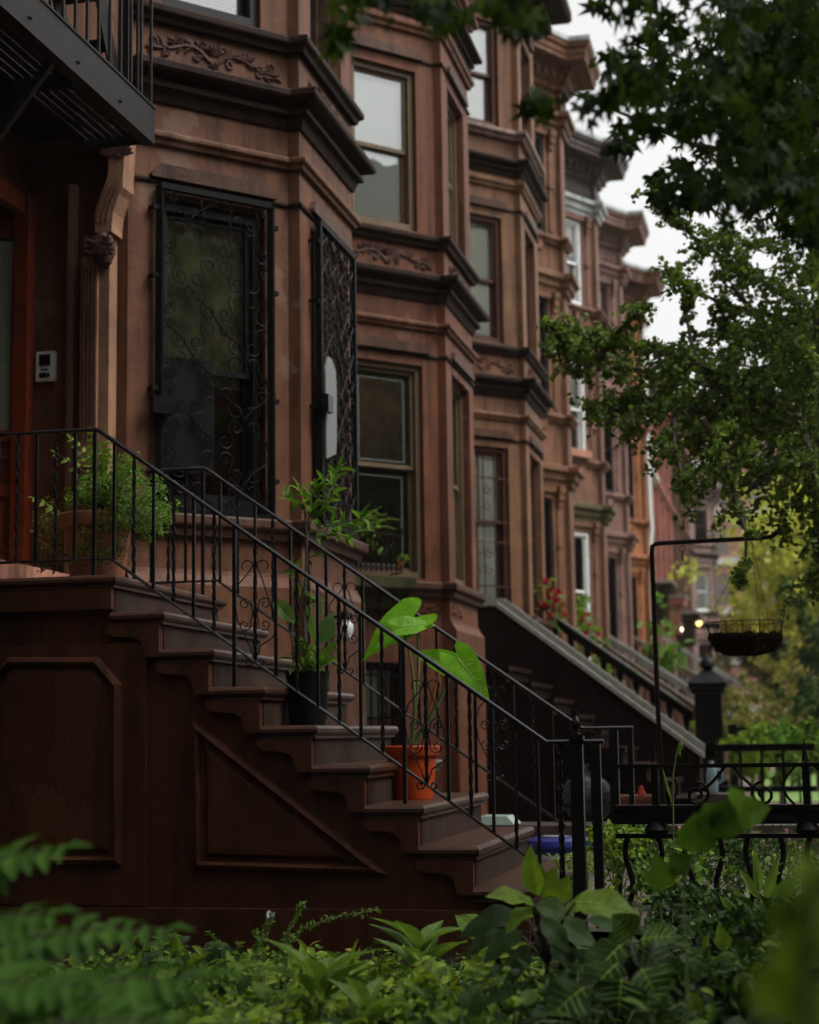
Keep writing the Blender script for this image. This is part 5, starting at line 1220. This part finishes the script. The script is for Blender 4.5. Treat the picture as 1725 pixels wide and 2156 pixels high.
for k in range(260):  # taller compound-leaved sprigs
    x = rr.uniform(-3.2, .3); y = rr.uniform(5.4, 7.9); z = GZ+hgt(x, y)*.85; n = rr.randint(4, 9); a = rr.uniform(0, 6.28); L = rr.uniform(.08, .2); d = Vector((math.cos(a), math.sin(a), rr.uniform(.2, .9))).normalized()
    for i in range(n):
        c = Vector((x, y, z))+d*(L*i/n)
        for s in (-1, 1): leaf(gc, c, d*.5+d.cross(Vector((0, 0, 1)))*s+rv(rr, .2), Vector((0, 0, 1))+rv(rr, .3), rr.uniform(.03, .055), .022, .15, .2)
tag(gc.build('ground_cover', M['lground']), 'tangled green ground cover leaves in the front garden', 'ground cover', None, 'stuff')
def clump(label, px, py, d, n, sp, mt, sz, seed, comp=True):
    c = atD(px, py, d); b = Vector((c.x, c.y, GZ)); r = random.Random(seed); t = plantthing('weed_clump', label, b, 'plant', 'weed clumps in the garden'); a = MB(); s_ = MB(); H = max(.12, c.z-GZ)
    for k in range(n):
        an = r.uniform(0, 6.28); R_ = sp*r.random()**.5; top = b+Vector((math.cos(an)*R_, math.sin(an)*R_*.7, H*r.uniform(.45, 1.05))); s_.tube([b+Vector((r.gauss(0, .02), r.gauss(0, .02), 0)), b.lerp(top, .5)+rv(r, .015), top], [.004, .003, .002], 4)
        if comp: d_ = Vector((math.cos(an)+r.gauss(0, .5), math.sin(an)-.5, r.uniform(.0, .6))).normalized(); frond(a, s_, top, top+d_*sz*r.uniform(1.6, 2.6), Vector((0, -.4, .9))+rv(r, .3), r.randint(3, 5), sz*r.uniform(.7, 1.2), sz*.5, r, .06)
        else:
            for j in range(r.randint(3, 6)): q = top+rv(r, sz*.6); leaf(a, q, rv(r)+Vector((0, -.4, .15)), rv(r, .6)+Vector((0, -.3, .9)), sz*r.uniform(.6, 1.4), sz*r.uniform(.35, .7), .2, .25)
    a.build('leaves', M[mt], t); s_.build('stem', M['stem'], t)
for i, (lb, x, y, d, n, sp, mt, sz, cp_) in enumerate([('bright compound leaved weeds at the foot of the stoop wall, left of the milkweeds', 470, 2040, 6.4, 42, .30, 'lgold', .06, True), ('low bright weed patch just right of the sumac fronds', 400, 2090, 5.6, 30, .26, 'lground', .055, False), ('yellow green weed clump under the white blossom stalk', 560, 2070, 6.0, 44, .28, 'lgold', .05, True), ('yellow green weeds between the two larger milkweeds', 770, 2010, 6.3, 44, .26, 'lgold', .055, False), ('dense bright weeds at the bottom edge below the milkweed', 640, 2140, 5.2, 46, .3, 'lgold', .045, True), ('bright leafy weeds at the bottom edge, centre of the garden', 850, 2110, 5.4, 46, .3, 'lgold', .05, False), ('feathery yellow green weeds right of the tall milkweed', 960, 2060, 5.8, 40, .24, 'lgold', .06, True), ('mid green weed clump in front of the broad leaved shrub', 1040, 2110, 5.2, 40, .26, 'lground', .06, False), ('dark weed clump under the broad leaved shrub', 1180, 2060, 5.4, 46, .26, 'ldark', .07, False), ('mixed green weeds along the bottom edge right of the broad shrub', 1300, 2140, 4.9, 36, .26, 'ldark', .055, True), ('dark tangled weeds climbing the right side of the bed', 1600, 2050, 5.2, 60, .24, 'ldark', .07, False), ('dark feathery weeds by the pale rock', 1370, 1975, 6.2, 46, .2, 'ldark', .06, True), ('dark weeds under the lance leaved plant', 1620, 1930, 6.4, 50, .26, 'ldark', .06, False), ('little dark sprig against the stoop wall base', 385, 1975, 6.9, 10, .08, 'ldark', .06, True)]): clump(lb, x, y, d, n, sp, mt, sz, 200+i, cp_)
def milkweed(label, px, py, d, h, n, seed, L=.16):
    r = random.Random(seed); c = atD(px, py, d); b = Vector((c.x, c.y, -.1 if c.y < 8.3 else 0)); t = plantthing('milkweed', label, b, 'plant', 'broad leaved milkweeds'); a = MB(); s = MB(); rb = MB(); s.tube([b, c+Vector((0, 0, .02))], [.008, .004], 5)
    for k in range(n):
        z = c.z*(.35+.65*k/n); q = Vector((c.x, c.y, z)); an = k*1.57+r.uniform(-.3, .3)
        for sg in (0, math.pi): e = q+Vector((math.cos(an+sg)*L*.75, math.sin(an+sg)*L*.75, L*r.uniform(.45, .9))); bigleaf(a, q, e, Vector((-math.cos(an+sg)*.5, -math.sin(an+sg)*.5, 1)), L*.36, 'ovate', .35, .02, 2, 16, k, rb)
    a.build('leaves', M['lmilk'], t); rb.build('leaf_ribs', M['lrib'], t); s.build('stem', M['stem'], t)
milkweed('milkweed with upright pale veined leaves, in front of the triangular stoop panel', 885, 1975, 6.2, .3, 5, 1, .21)
milkweed('milkweed with pale midribs, left of the other one at the bottom edge', 672, 2050, 5.5, .3, 5, 2, .22)
milkweed('small milkweed low at the bottom edge, between the leafy clumps', 770, 2110, 5.3, .2, 4, 3, .16)
def stalk(label, pts, d, seed):
    r = random.Random(seed); P = [atD(x, y, d) for x, y in pts]; b = P[0].copy(); b.z = 0; t = plantthing('seed_stalk', label, b, 'weed', 'thin weed stalks with seed heads'); s = MB(); a = MB(); Q_ = path_pts([b]+P, 6)
    s.tube(Q_, [.0035-.002*i/len(Q_) for i in range(len(Q_))], 4)
    for i in range(len(Q_)//3, len(Q_)):
        for j in range(5): leaf(a, Q_[i]+rv(r, .008), rv(r)+Vector((0, 0, .2)), rv(r), r.uniform(.012, .022), .012)
    s.build('stem', M['stem'], t); a.build('seed_heads', M['lmilk'], t); return t
stalk('thin weed stalk bending over to the right with small seed heads', [(585, 2010), (600, 1985), (640, 1955), (700, 1932), (795, 1916)], 6.6, 1)
stalk('tallest upright weed stalk with a round seed cluster on top', [(575, 2040), (600, 1980), (625, 1930), (640, 1900)], 6.5, 2)
sk = stalk('upright weed stalk with one white blossom at its tip', [(552, 2060), (556, 1990), (562, 1945), (570, 1930)], 6.4, 3)
w = MB(); r_ = random.Random(2); c = atD(571, 1928, 6.4)
for j in range(9): leaf(w, c, rv(r_)+Vector((0, 0, .6)), rv(r_), .025, .016)
w.build('blossom', M['white'], sk)
stalk('forked weed stalk hanging left of the white blossom', [(530, 2060), (535, 2010), (545, 1985), (540, 1960)], 6.5, 4)
# broad-leaved shrub in front of the lowest steps
def broad(name, label, px, py, d, leaves, mat, dark=()):
    c = atD(px, py, d); b = Vector((c.x, c.y, -.1 if c.y < 8.3 else 0)); t = plantthing(name, label, b, 'shrub'); a = MB(); k_ = MB(); s = MB(); rb = MB()
    for i, (bx, by, tx, ty, W, nr, dd) in enumerate(leaves):
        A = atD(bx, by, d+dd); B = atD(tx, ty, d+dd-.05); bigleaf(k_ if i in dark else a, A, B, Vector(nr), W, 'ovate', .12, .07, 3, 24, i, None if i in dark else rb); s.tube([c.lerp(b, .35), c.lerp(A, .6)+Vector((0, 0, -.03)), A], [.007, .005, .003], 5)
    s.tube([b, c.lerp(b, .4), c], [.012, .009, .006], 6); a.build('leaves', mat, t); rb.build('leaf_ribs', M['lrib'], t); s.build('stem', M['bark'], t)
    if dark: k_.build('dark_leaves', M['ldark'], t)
broad('broad_leaf_shrub', 'shrub with large bright oval leaves in front of the bottom step', 1150, 1930, 5.7, [
    (1130, 1885, 1108, 1790, .085, (-.3, -.9, .3), 0), (1138, 1880, 1120, 1800, .07, (.5, -.8, .3), .05), (1110, 1895, 1030, 1872, .085, (.1, -.5, .9), -.1), (1140, 1890, 1172, 1830, .07, (.4, -.8, .3), .1), (1212, 1900, 1348, 1905, .135, (.0, -.55, .85), -.2), (1175, 1900, 1195, 1850, .07, (.3, -.8, .4), .2), (1125, 1905, 1090, 1880, .06, (-.2, -.7, .7), -.2),
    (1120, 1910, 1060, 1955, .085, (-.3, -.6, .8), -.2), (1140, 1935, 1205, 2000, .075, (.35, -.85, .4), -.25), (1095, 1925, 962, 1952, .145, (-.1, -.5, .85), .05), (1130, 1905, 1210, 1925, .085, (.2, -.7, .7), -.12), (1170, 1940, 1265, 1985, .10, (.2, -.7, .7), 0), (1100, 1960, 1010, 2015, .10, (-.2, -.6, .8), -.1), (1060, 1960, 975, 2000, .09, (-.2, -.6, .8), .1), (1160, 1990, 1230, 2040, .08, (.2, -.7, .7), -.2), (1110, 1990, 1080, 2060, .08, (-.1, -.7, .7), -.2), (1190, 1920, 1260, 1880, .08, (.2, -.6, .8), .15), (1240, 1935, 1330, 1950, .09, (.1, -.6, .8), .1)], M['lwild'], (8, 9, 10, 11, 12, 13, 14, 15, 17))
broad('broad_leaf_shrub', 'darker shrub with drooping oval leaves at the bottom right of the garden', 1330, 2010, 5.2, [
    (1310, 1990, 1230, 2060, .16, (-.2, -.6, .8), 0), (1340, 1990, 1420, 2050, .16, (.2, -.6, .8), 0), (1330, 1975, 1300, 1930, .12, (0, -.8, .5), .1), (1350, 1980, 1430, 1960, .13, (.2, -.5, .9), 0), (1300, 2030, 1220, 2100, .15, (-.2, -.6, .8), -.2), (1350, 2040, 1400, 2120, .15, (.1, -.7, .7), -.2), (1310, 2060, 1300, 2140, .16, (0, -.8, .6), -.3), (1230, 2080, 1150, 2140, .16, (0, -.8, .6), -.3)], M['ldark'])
def dock(label, px, py, d, n, L, mt, seed):
    c = atD(px, py, d); b = Vector((c.x, c.y, GZ)); r = random.Random(seed); t = plantthing('dock_plant', label, b, 'plant', 'dock plants in the garden'); a = MB(); s = MB(); H = max(.1, c.z-GZ)
    for k in range(n):
        an = k*2.4+r.uniform(-.4, .4); l_ = L*r.uniform(.6, 1.2); q = b+Vector((math.cos(an)*.05, math.sin(an)*.05, H*r.uniform(.35, .95))); e = q+Vector((math.cos(an)*l_*.85, math.sin(an)*l_*.75, l_*r.uniform(-.1, .75)))
        bigleaf(a, q, e, Vector((-math.cos(an)*.3, -math.sin(an)*.3-.35, 1))+rv(r, .25), l_*r.uniform(.4, .62), 'ovate', r.uniform(.05, .3), r.uniform(.03, .09), seed=seed*31+k); s.tube([b, b.lerp(q, .6), q], [.005, .004, .003], 4)
    a.build('leaves', M[mt], t); s.build('stem', M['stem'], t)
for i, (lb, x, y, d, n, L, mt) in enumerate([('broad bright leaves at the bottom edge beside the sumac', 500, 2120, 5.0, 11, .13, 'lgold'), ('broad leaf rosette below the white blossom stalk', 580, 2095, 5.5, 10, .12, 'lwild'), ('broad leaves just left of the tall milkweed', 800, 2040, 5.9, 10, .13, 'lgold'), ('broad mid green leaves at the bottom edge right of the milkweeds', 950, 2110, 5.0, 12, .14, 'lground'), ('dark broad leaves spreading under the broad leaved shrub', 1090, 2110, 4.9, 12, .16, 'ldark'), ('bright broad leaves rising beside the bottom step', 1045, 1930, 6.4, 11, .14, 'lwild'), ('wide dark leaves right of the broad leaved shrub', 1270, 2010, 5.5, 13, .16, 'ldark'), ('bright leaf cluster among the dark leaves, lower right', 1400, 2100, 4.8, 9, .11, 'lground'), ('dark broad leaves filling the lower right corner', 1540, 2110, 4.6, 13, .15, 'ldark'), ('dark leaves before the fence, above the pale rock', 1400, 1890, 6.9, 12, .14, 'ldark'), ('pale green leaf at the very bottom right of centre', 1260, 2150, 4.0, 5, .12, 'lmilk')]): dock(lb, x, y, d, n, L, mt, 300+i)
dl = MB(); r = random.Random(99)
for k in range(70): leaf(dl, Vector((r.uniform(-2.9, .2), r.uniform(5.2, 7.2), GZ+r.uniform(.08, .26))), rv(r)+Vector((0, -.2, 0)), rv(r, .6)+Vector((0, -.3, 1)), r.uniform(.03, .055), .02)
tag(dl.build('fallen_leaves', M['lyel']), 'yellowed dead leaves caught among the garden weeds', 'leaves', None, 'stuff')
# lime-green yard plants behind the fence
for i, (x, y, d, n, sp, mt, s, lb) in enumerate([(1300, 1790, 9.6, 420, .16, 'lwild', .045, 'lime green bushy weed behind the end of the stoop railing'), (1365, 1770, 9.9, 260, .13, 'lground', .04, 'small leaved weed behind the scrolled fence'), (1400, 1850, 9.4, 420, .2, 'lground', .045, 'dense green weeds under the lower fence rail'), (1215, 1830, 8.9, 260, .10, 'lwild', .03, 'tiny leaved lime weed beside the newel post'), (1560, 1830, 9.6, 330, .22, 'ldark', .05, 'dark leafy plant among the pink flowers'), (1440, 1885, 7.9, 300, .16, 'ldark', .06, 'dark weeds before the fence, lower right'), (1600, 1980, 6.2, 420, .25, 'ldark', .065, 'dark leaf clump in the lower right corner'), (1450, 2080, 5.4, 420, .22, 'ldark', .06, 'green leaf clump along the bottom edge, right of centre')]):
    c = atD(x, y, d); b = Vector((c.x, c.y, -.1 if c.y < 8.3 else 0)); t = plantthing('weed_clump', lb, b, 'plant', 'weed clumps in the garden'); a = MB(); s_ = MB(); r = random.Random(60+i); zt = c.z+sp*.8
    for k in range(8): s_.tube([b+Vector((r.gauss(0, .04), r.gauss(0, .04), 0)), b+Vector((r.gauss(0, sp*.7), r.gauss(0, sp*.7), zt*r.uniform(.6, 1)))], .004, 4)
    for k in range(n): leaf(a, b+Vector((r.gauss(0, sp*.6), r.gauss(0, sp*.6), zt*(1-abs(r.gauss(0, .35))))), rv(r)+Vector((0, -.2, .1)), rv(r, .6)+Vector((0, -.3, .9)), s*r.uniform(.6, 1.4), s*.6*r.uniform(.7, 1.2))
    a.build('leaves', M[mt], t); s_.build('stem', M['stem'], t)
pf = plantthing('flower_plant', 'thin stemmed plant with pale pink blossoms behind the scrolled iron fence', atD(1600, 1800, 9.8)*1.0, 'flowers'); ORG[pf.name] = pf.location.copy()
a = MB(); g = MB(); s_ = MB(); r = random.Random(77); c = atD(1600, 1830, 9.8)
for k in range(46):
    x, y = sample([(1400, 1715), (1700, 1705), (1720, 1850), (1500, 1830)], r); q = atD(x, y, 9.8+r.uniform(-.4, .6)); b = Vector((q.x+r.gauss(0, .08), q.y, 0)); s_.tube([b, b.lerp(q, .6)+Vector((r.gauss(0, .02), 0, 0)), q], .0025, 3)
    if k < 17:
        for j in range(5): leaf(a, q, rv(r)+Vector((0, -.4, 0)), rv(r), .024, .018)
    for j in range(9): leaf(g, b.lerp(q, r.uniform(.3, 1)), rv(r), rv(r), r.uniform(.03, .06), .01)
a.build('petals', M['flpink'], pf); g.build('leaves', M['ldark'], pf); s_.build('stem', M['stem'], pf)
lp = plantthing('lance_leaf_plant', 'plant with narrow upright yellow green leaves before the iron fence, right side', Vector((*atD(1600, 1880, 6.8)[:2], 0)), 'plant'); a = MB(); s_ = MB()
for bx, by, tx, ty in ((1595, 1890, 1560, 1830), (1600, 1880, 1590, 1790), (1610, 1890, 1640, 1810), (1580, 1930, 1548, 1870), (1560, 1955, 1520, 1885), (1555, 1960, 1510, 1930), (1565, 1990, 1530, 1950), (1620, 1900, 1660, 1850), (1640, 1910, 1680, 1840), (1500, 1950, 1440, 1935)):
    A = atD(bx, by, 6.8); B = atD(tx, ty, 6.75); leaf(a, A, B-A, Vector((.2, -.8, .4)), (B-A).length, .045, .2, .1); s_.tube([Vector((*atD(1600, 1900, 6.8)[:2], 0)), A], .004, 4)
a.build('leaves', M['lmilk'], lp); s_.build('stem', M['stem'], lp)
gs = plantthing('grass_stalk', 'single tall grass stalk with drooping seed head in front of the dark stoop wall', Vector((*atD(1420, 1900, 8.2)[:2], 0)), 'grass'); s_ = MB(); a = MB(); P = [Vector((*atD(1420, 1900, 8.2)[:2], 0)), atD(1418, 1700, 8.2), atD(1418, 1630, 8.2), atD(1426, 1580, 8.2), atD(1434, 1560, 8.2)]; s_.tube(path_pts(P, 4), .0035, 4)
for k in range(16): leaf(a, P[3].lerp(P[4], k/16)+rv(rr, .006), Vector((.3, 0, -1))+rv(rr, .4), rv(rr), .03, .007)
leaf(a, P[1], Vector((-.25, 0, 1)), Vector((0, -1, 0)), .2, .012); a.build('seed_head', M['lmilk'], gs); s_.build('stem', M['stem'], gs)
# bindweed vine with three round leaves, nearer than the fence
bv = plantthing('vine', 'slender vine with rounded green leaves hanging in front of the iron fence', Vector((*atD(1500, 1900, 4.2)[:2], 0)), 'vine'); a = MB(); s_ = MB()
for bx, by, tx, ty, W in ((1468, 1795, 1466, 1722, .10), (1505, 1760, 1530, 1690, .11), (1545, 1720, 1616, 1698, .085), (1540, 1690, 1560, 1670, .06), (1500, 1740, 1490, 1700, .07), (1400, 1872, 1385, 1810, .08), (1440, 1835, 1420, 1800, .07)):
    bigleaf(a, atD(bx, by, 4.2), atD(tx, ty, 4.15), Vector((.1, -.9, .3)), W, 'ovate', .1, .03, 3, 18, int(bx))
s_.tube(path_pts([Vector((*atD(1440, 1950, 4.2)[:2], 0)), atD(1440, 1850, 4.2), atD(1470, 1795, 4.2), atD(1510, 1755, 4.2), atD(1550, 1715, 4.2), atD(1590, 1705, 4.2)], 4), .003, 4)
a.build('leaves', M['lfern'], bv); s_.build('stem', M['stem'], bv)
# sumac fronds close to the camera, lower left
su = plantthing('sumac', 'close blurred sumac with feathered green fronds, bottom left corner', Vector((*atD(60, 2150, 2.9)[:2], 0)), 'shrub'); a = MB(); s_ = MB(); r = random.Random(15)
for bx, by, tx, ty, d, n, ll, lw in ((-120, 1850, 128, 1790, 3.4, 8, .085, .042), (-60, 2010, 345, 1960, 3.5, 11, .085, .042), (-90, 1960, 110, 1925, 3.3, 7, .08, .04), (-40, 2130, 430, 2060, 3.2, 13, .10, .044), (-60, 2190, 470, 2170, 3.0, 14, .10, .044), (20, 2230, 350, 2120, 3.2, 11, .09, .042), (-80, 2090, 150, 2070, 3.1, 7, .10, .045)):
    a = MB(); frond(a, s_, atD(bx, by, d), atD(tx, ty, d-.05), Vector((.05, -.35, .95)), n, ll, lw, r, .06); a.build('frond', M['lsumac'], su)
cs = atD(-80, 2100, 3.4); s_.tube([Vector((cs.x, cs.y, -.1)), cs, atD(-100, 1900, 3.4)], [.02, .015, .008], 7)
s_.build('stem', M['bark'], su)
# very near leaf at the right edge
nl = plantthing('near_plant', 'out of focus stem with long yellow green leaves at the right edge', Vector((*atD(1720, 2100, 1.35)[:2], 0)), 'plant'); a = MB(); s_ = MB()
for bx, by, tx, ty, W, m in ((1730, 1900, 1690, 1790, .035, 0), (1660, 1960, 1640, 1880, .035, 0), (1680, 2010, 1740, 1860, .05, 0), (1630, 2150, 1655, 2000, .05, 1), (1700, 2060, 1650, 1930, .045, 0), (1720, 2180, 1700, 2050, .05, 0), (1740, 1880, 1700, 1830, .04, 0)): bigleaf(a, atD(bx, by, 1.35), atD(tx, ty, 1.35), Vector((.2, -.9, .2)), W, 'ovate', .1, .02, 3, 18, int(bx))
s_.tube([Vector((*atD(1720, 2100, 1.35)[:2], 0)), atD(1700, 2160, 1.35), atD(1720, 1850, 1.35)], .005, 5); a.build('leaves', M['lgold'], nl); s_.build('stem', M['stem'], nl)

# ------------------------------------------------------------------ ground, pavement, road
def sheet(name, x0, x1, y0, y1, z, m):
    o = MB().quad((x0, y0, z), (x1, y0, z), (x1, y1, z), (x0, y1, z)).build(name, m); return tag(o, kind='structure')
sheet('ground', -300, 300, -300, 500, -.22, M['soil'])
sheet('garden_bed', -4.9, 2.45, -3, 8.4, -.11, M['soil'])
sheet('yard_paving', -4.9, 2.45, 8.4, 60, -.008, M['pave'])
sheet('yard_lawn', -.75, 2.4, 23.2, 40, .004, M['lawn'])
k = MB().box(2.45, 5.2, -30, 200, -.2, 0); tag(k.build('sidewalk', M['coping']), kind='structure')
sheet('road', 5.2, 15, -30, 200, -.13, M['asph'])

# ------------------------------------------------------------------ sky, light, camera
W = bpy.data.worlds.new('World'); SC.world = W; W.use_nodes = True; nt = W.node_tree; nt.nodes.clear()
SUN_EL, SUN_AZ = 55, 90
sky = nt.nodes.new('ShaderNodeTexSky'); sky.sky_type = 'NISHITA'; sky.sun_disc = False; sky.sun_elevation = R(SUN_EL); sky.sun_rotation = R(SUN_AZ); sky.air_density = 1.0; sky.dust_density = 6.0; sky.ozone_density = 1.0
hs = nt.nodes.new('ShaderNodeHueSaturation'); hs.inputs['Saturation'].default_value = .02
bg = nt.nodes.new('ShaderNodeBackground'); bg.inputs['Strength'].default_value = .13
ow = nt.nodes.new('ShaderNodeOutputWorld'); nt.links.new(sky.outputs[0], hs.inputs['Color']); nt.links.new(hs.outputs[0], bg.inputs[0]); nt.links.new(bg.outputs[0], ow.inputs[0])
sl = bpy.data.lights.new('sun', 'SUN'); sl.energy = .5; sl.angle = R(30); sl.color = (1, .96, .9)
so = bpy.data.objects.new('sun', sl); COL.objects.link(so)
sd = Vector((math.sin(R(SUN_AZ))*math.cos(R(SUN_EL)), math.cos(R(SUN_AZ))*math.cos(R(SUN_EL)), math.sin(R(SUN_EL)))); so.rotation_euler = sd.to_track_quat('Z', 'Y').to_euler(); so.location = (8, 5, 20)
cam = bpy.data.cameras.new('camera'); co = bpy.data.objects.new('camera', cam); COL.objects.link(co)
mt = Matrix((RT, UP, -FW)).transposed().to_4x4(); mt.translation = CAM; co.matrix_world = mt
cam.sensor_fit = 'HORIZONTAL'; cam.sensor_width = 24.0; cam.lens = 24.0*FPX/1725; cam.clip_start = .05; cam.clip_end = 800
cam.dof.use_dof = True; cam.dof.focus_distance = 8.1; cam.dof.aperture_fstop = 1.9; cam.dof.aperture_blades = 0
SC.camera = co
SC.render.resolution_x = 819; SC.render.resolution_y = 1024
SC.view_settings.view_transform = 'Standard'; SC.view_settings.look = 'None'; SC.view_settings.exposure = 1.18; SC.view_settings.gamma = 1
SC.render.engine = 'CYCLES'; SC.cycles.use_denoising = True; SC.cycles.max_bounces = 8; SC.cycles.transparent_max_bounces = 16; SC.cycles.sample_clamp_indirect = 6

# ------------------------------------------------------------------ rain haze in the air
hz = MB().box(-320, 320, -320, 520, -1.3, 24); hm, nt, b, out = mk('rain_haze'); nt.nodes.remove(b)
pv = nt.nodes.new('ShaderNodeVolumePrincipled'); pv.inputs['Color'].default_value = (.90, .90, .90, 1); pv.inputs['Density'].default_value = .0004; pv.inputs['Anisotropy'].default_value = .2
nt.links.new(pv.outputs[0], out.inputs['Volume']); tag(hz.build('haze', hm), kind='stuff')
SC.cycles.volume_step_rate = 4; SC.cycles.volume_max_steps = 64
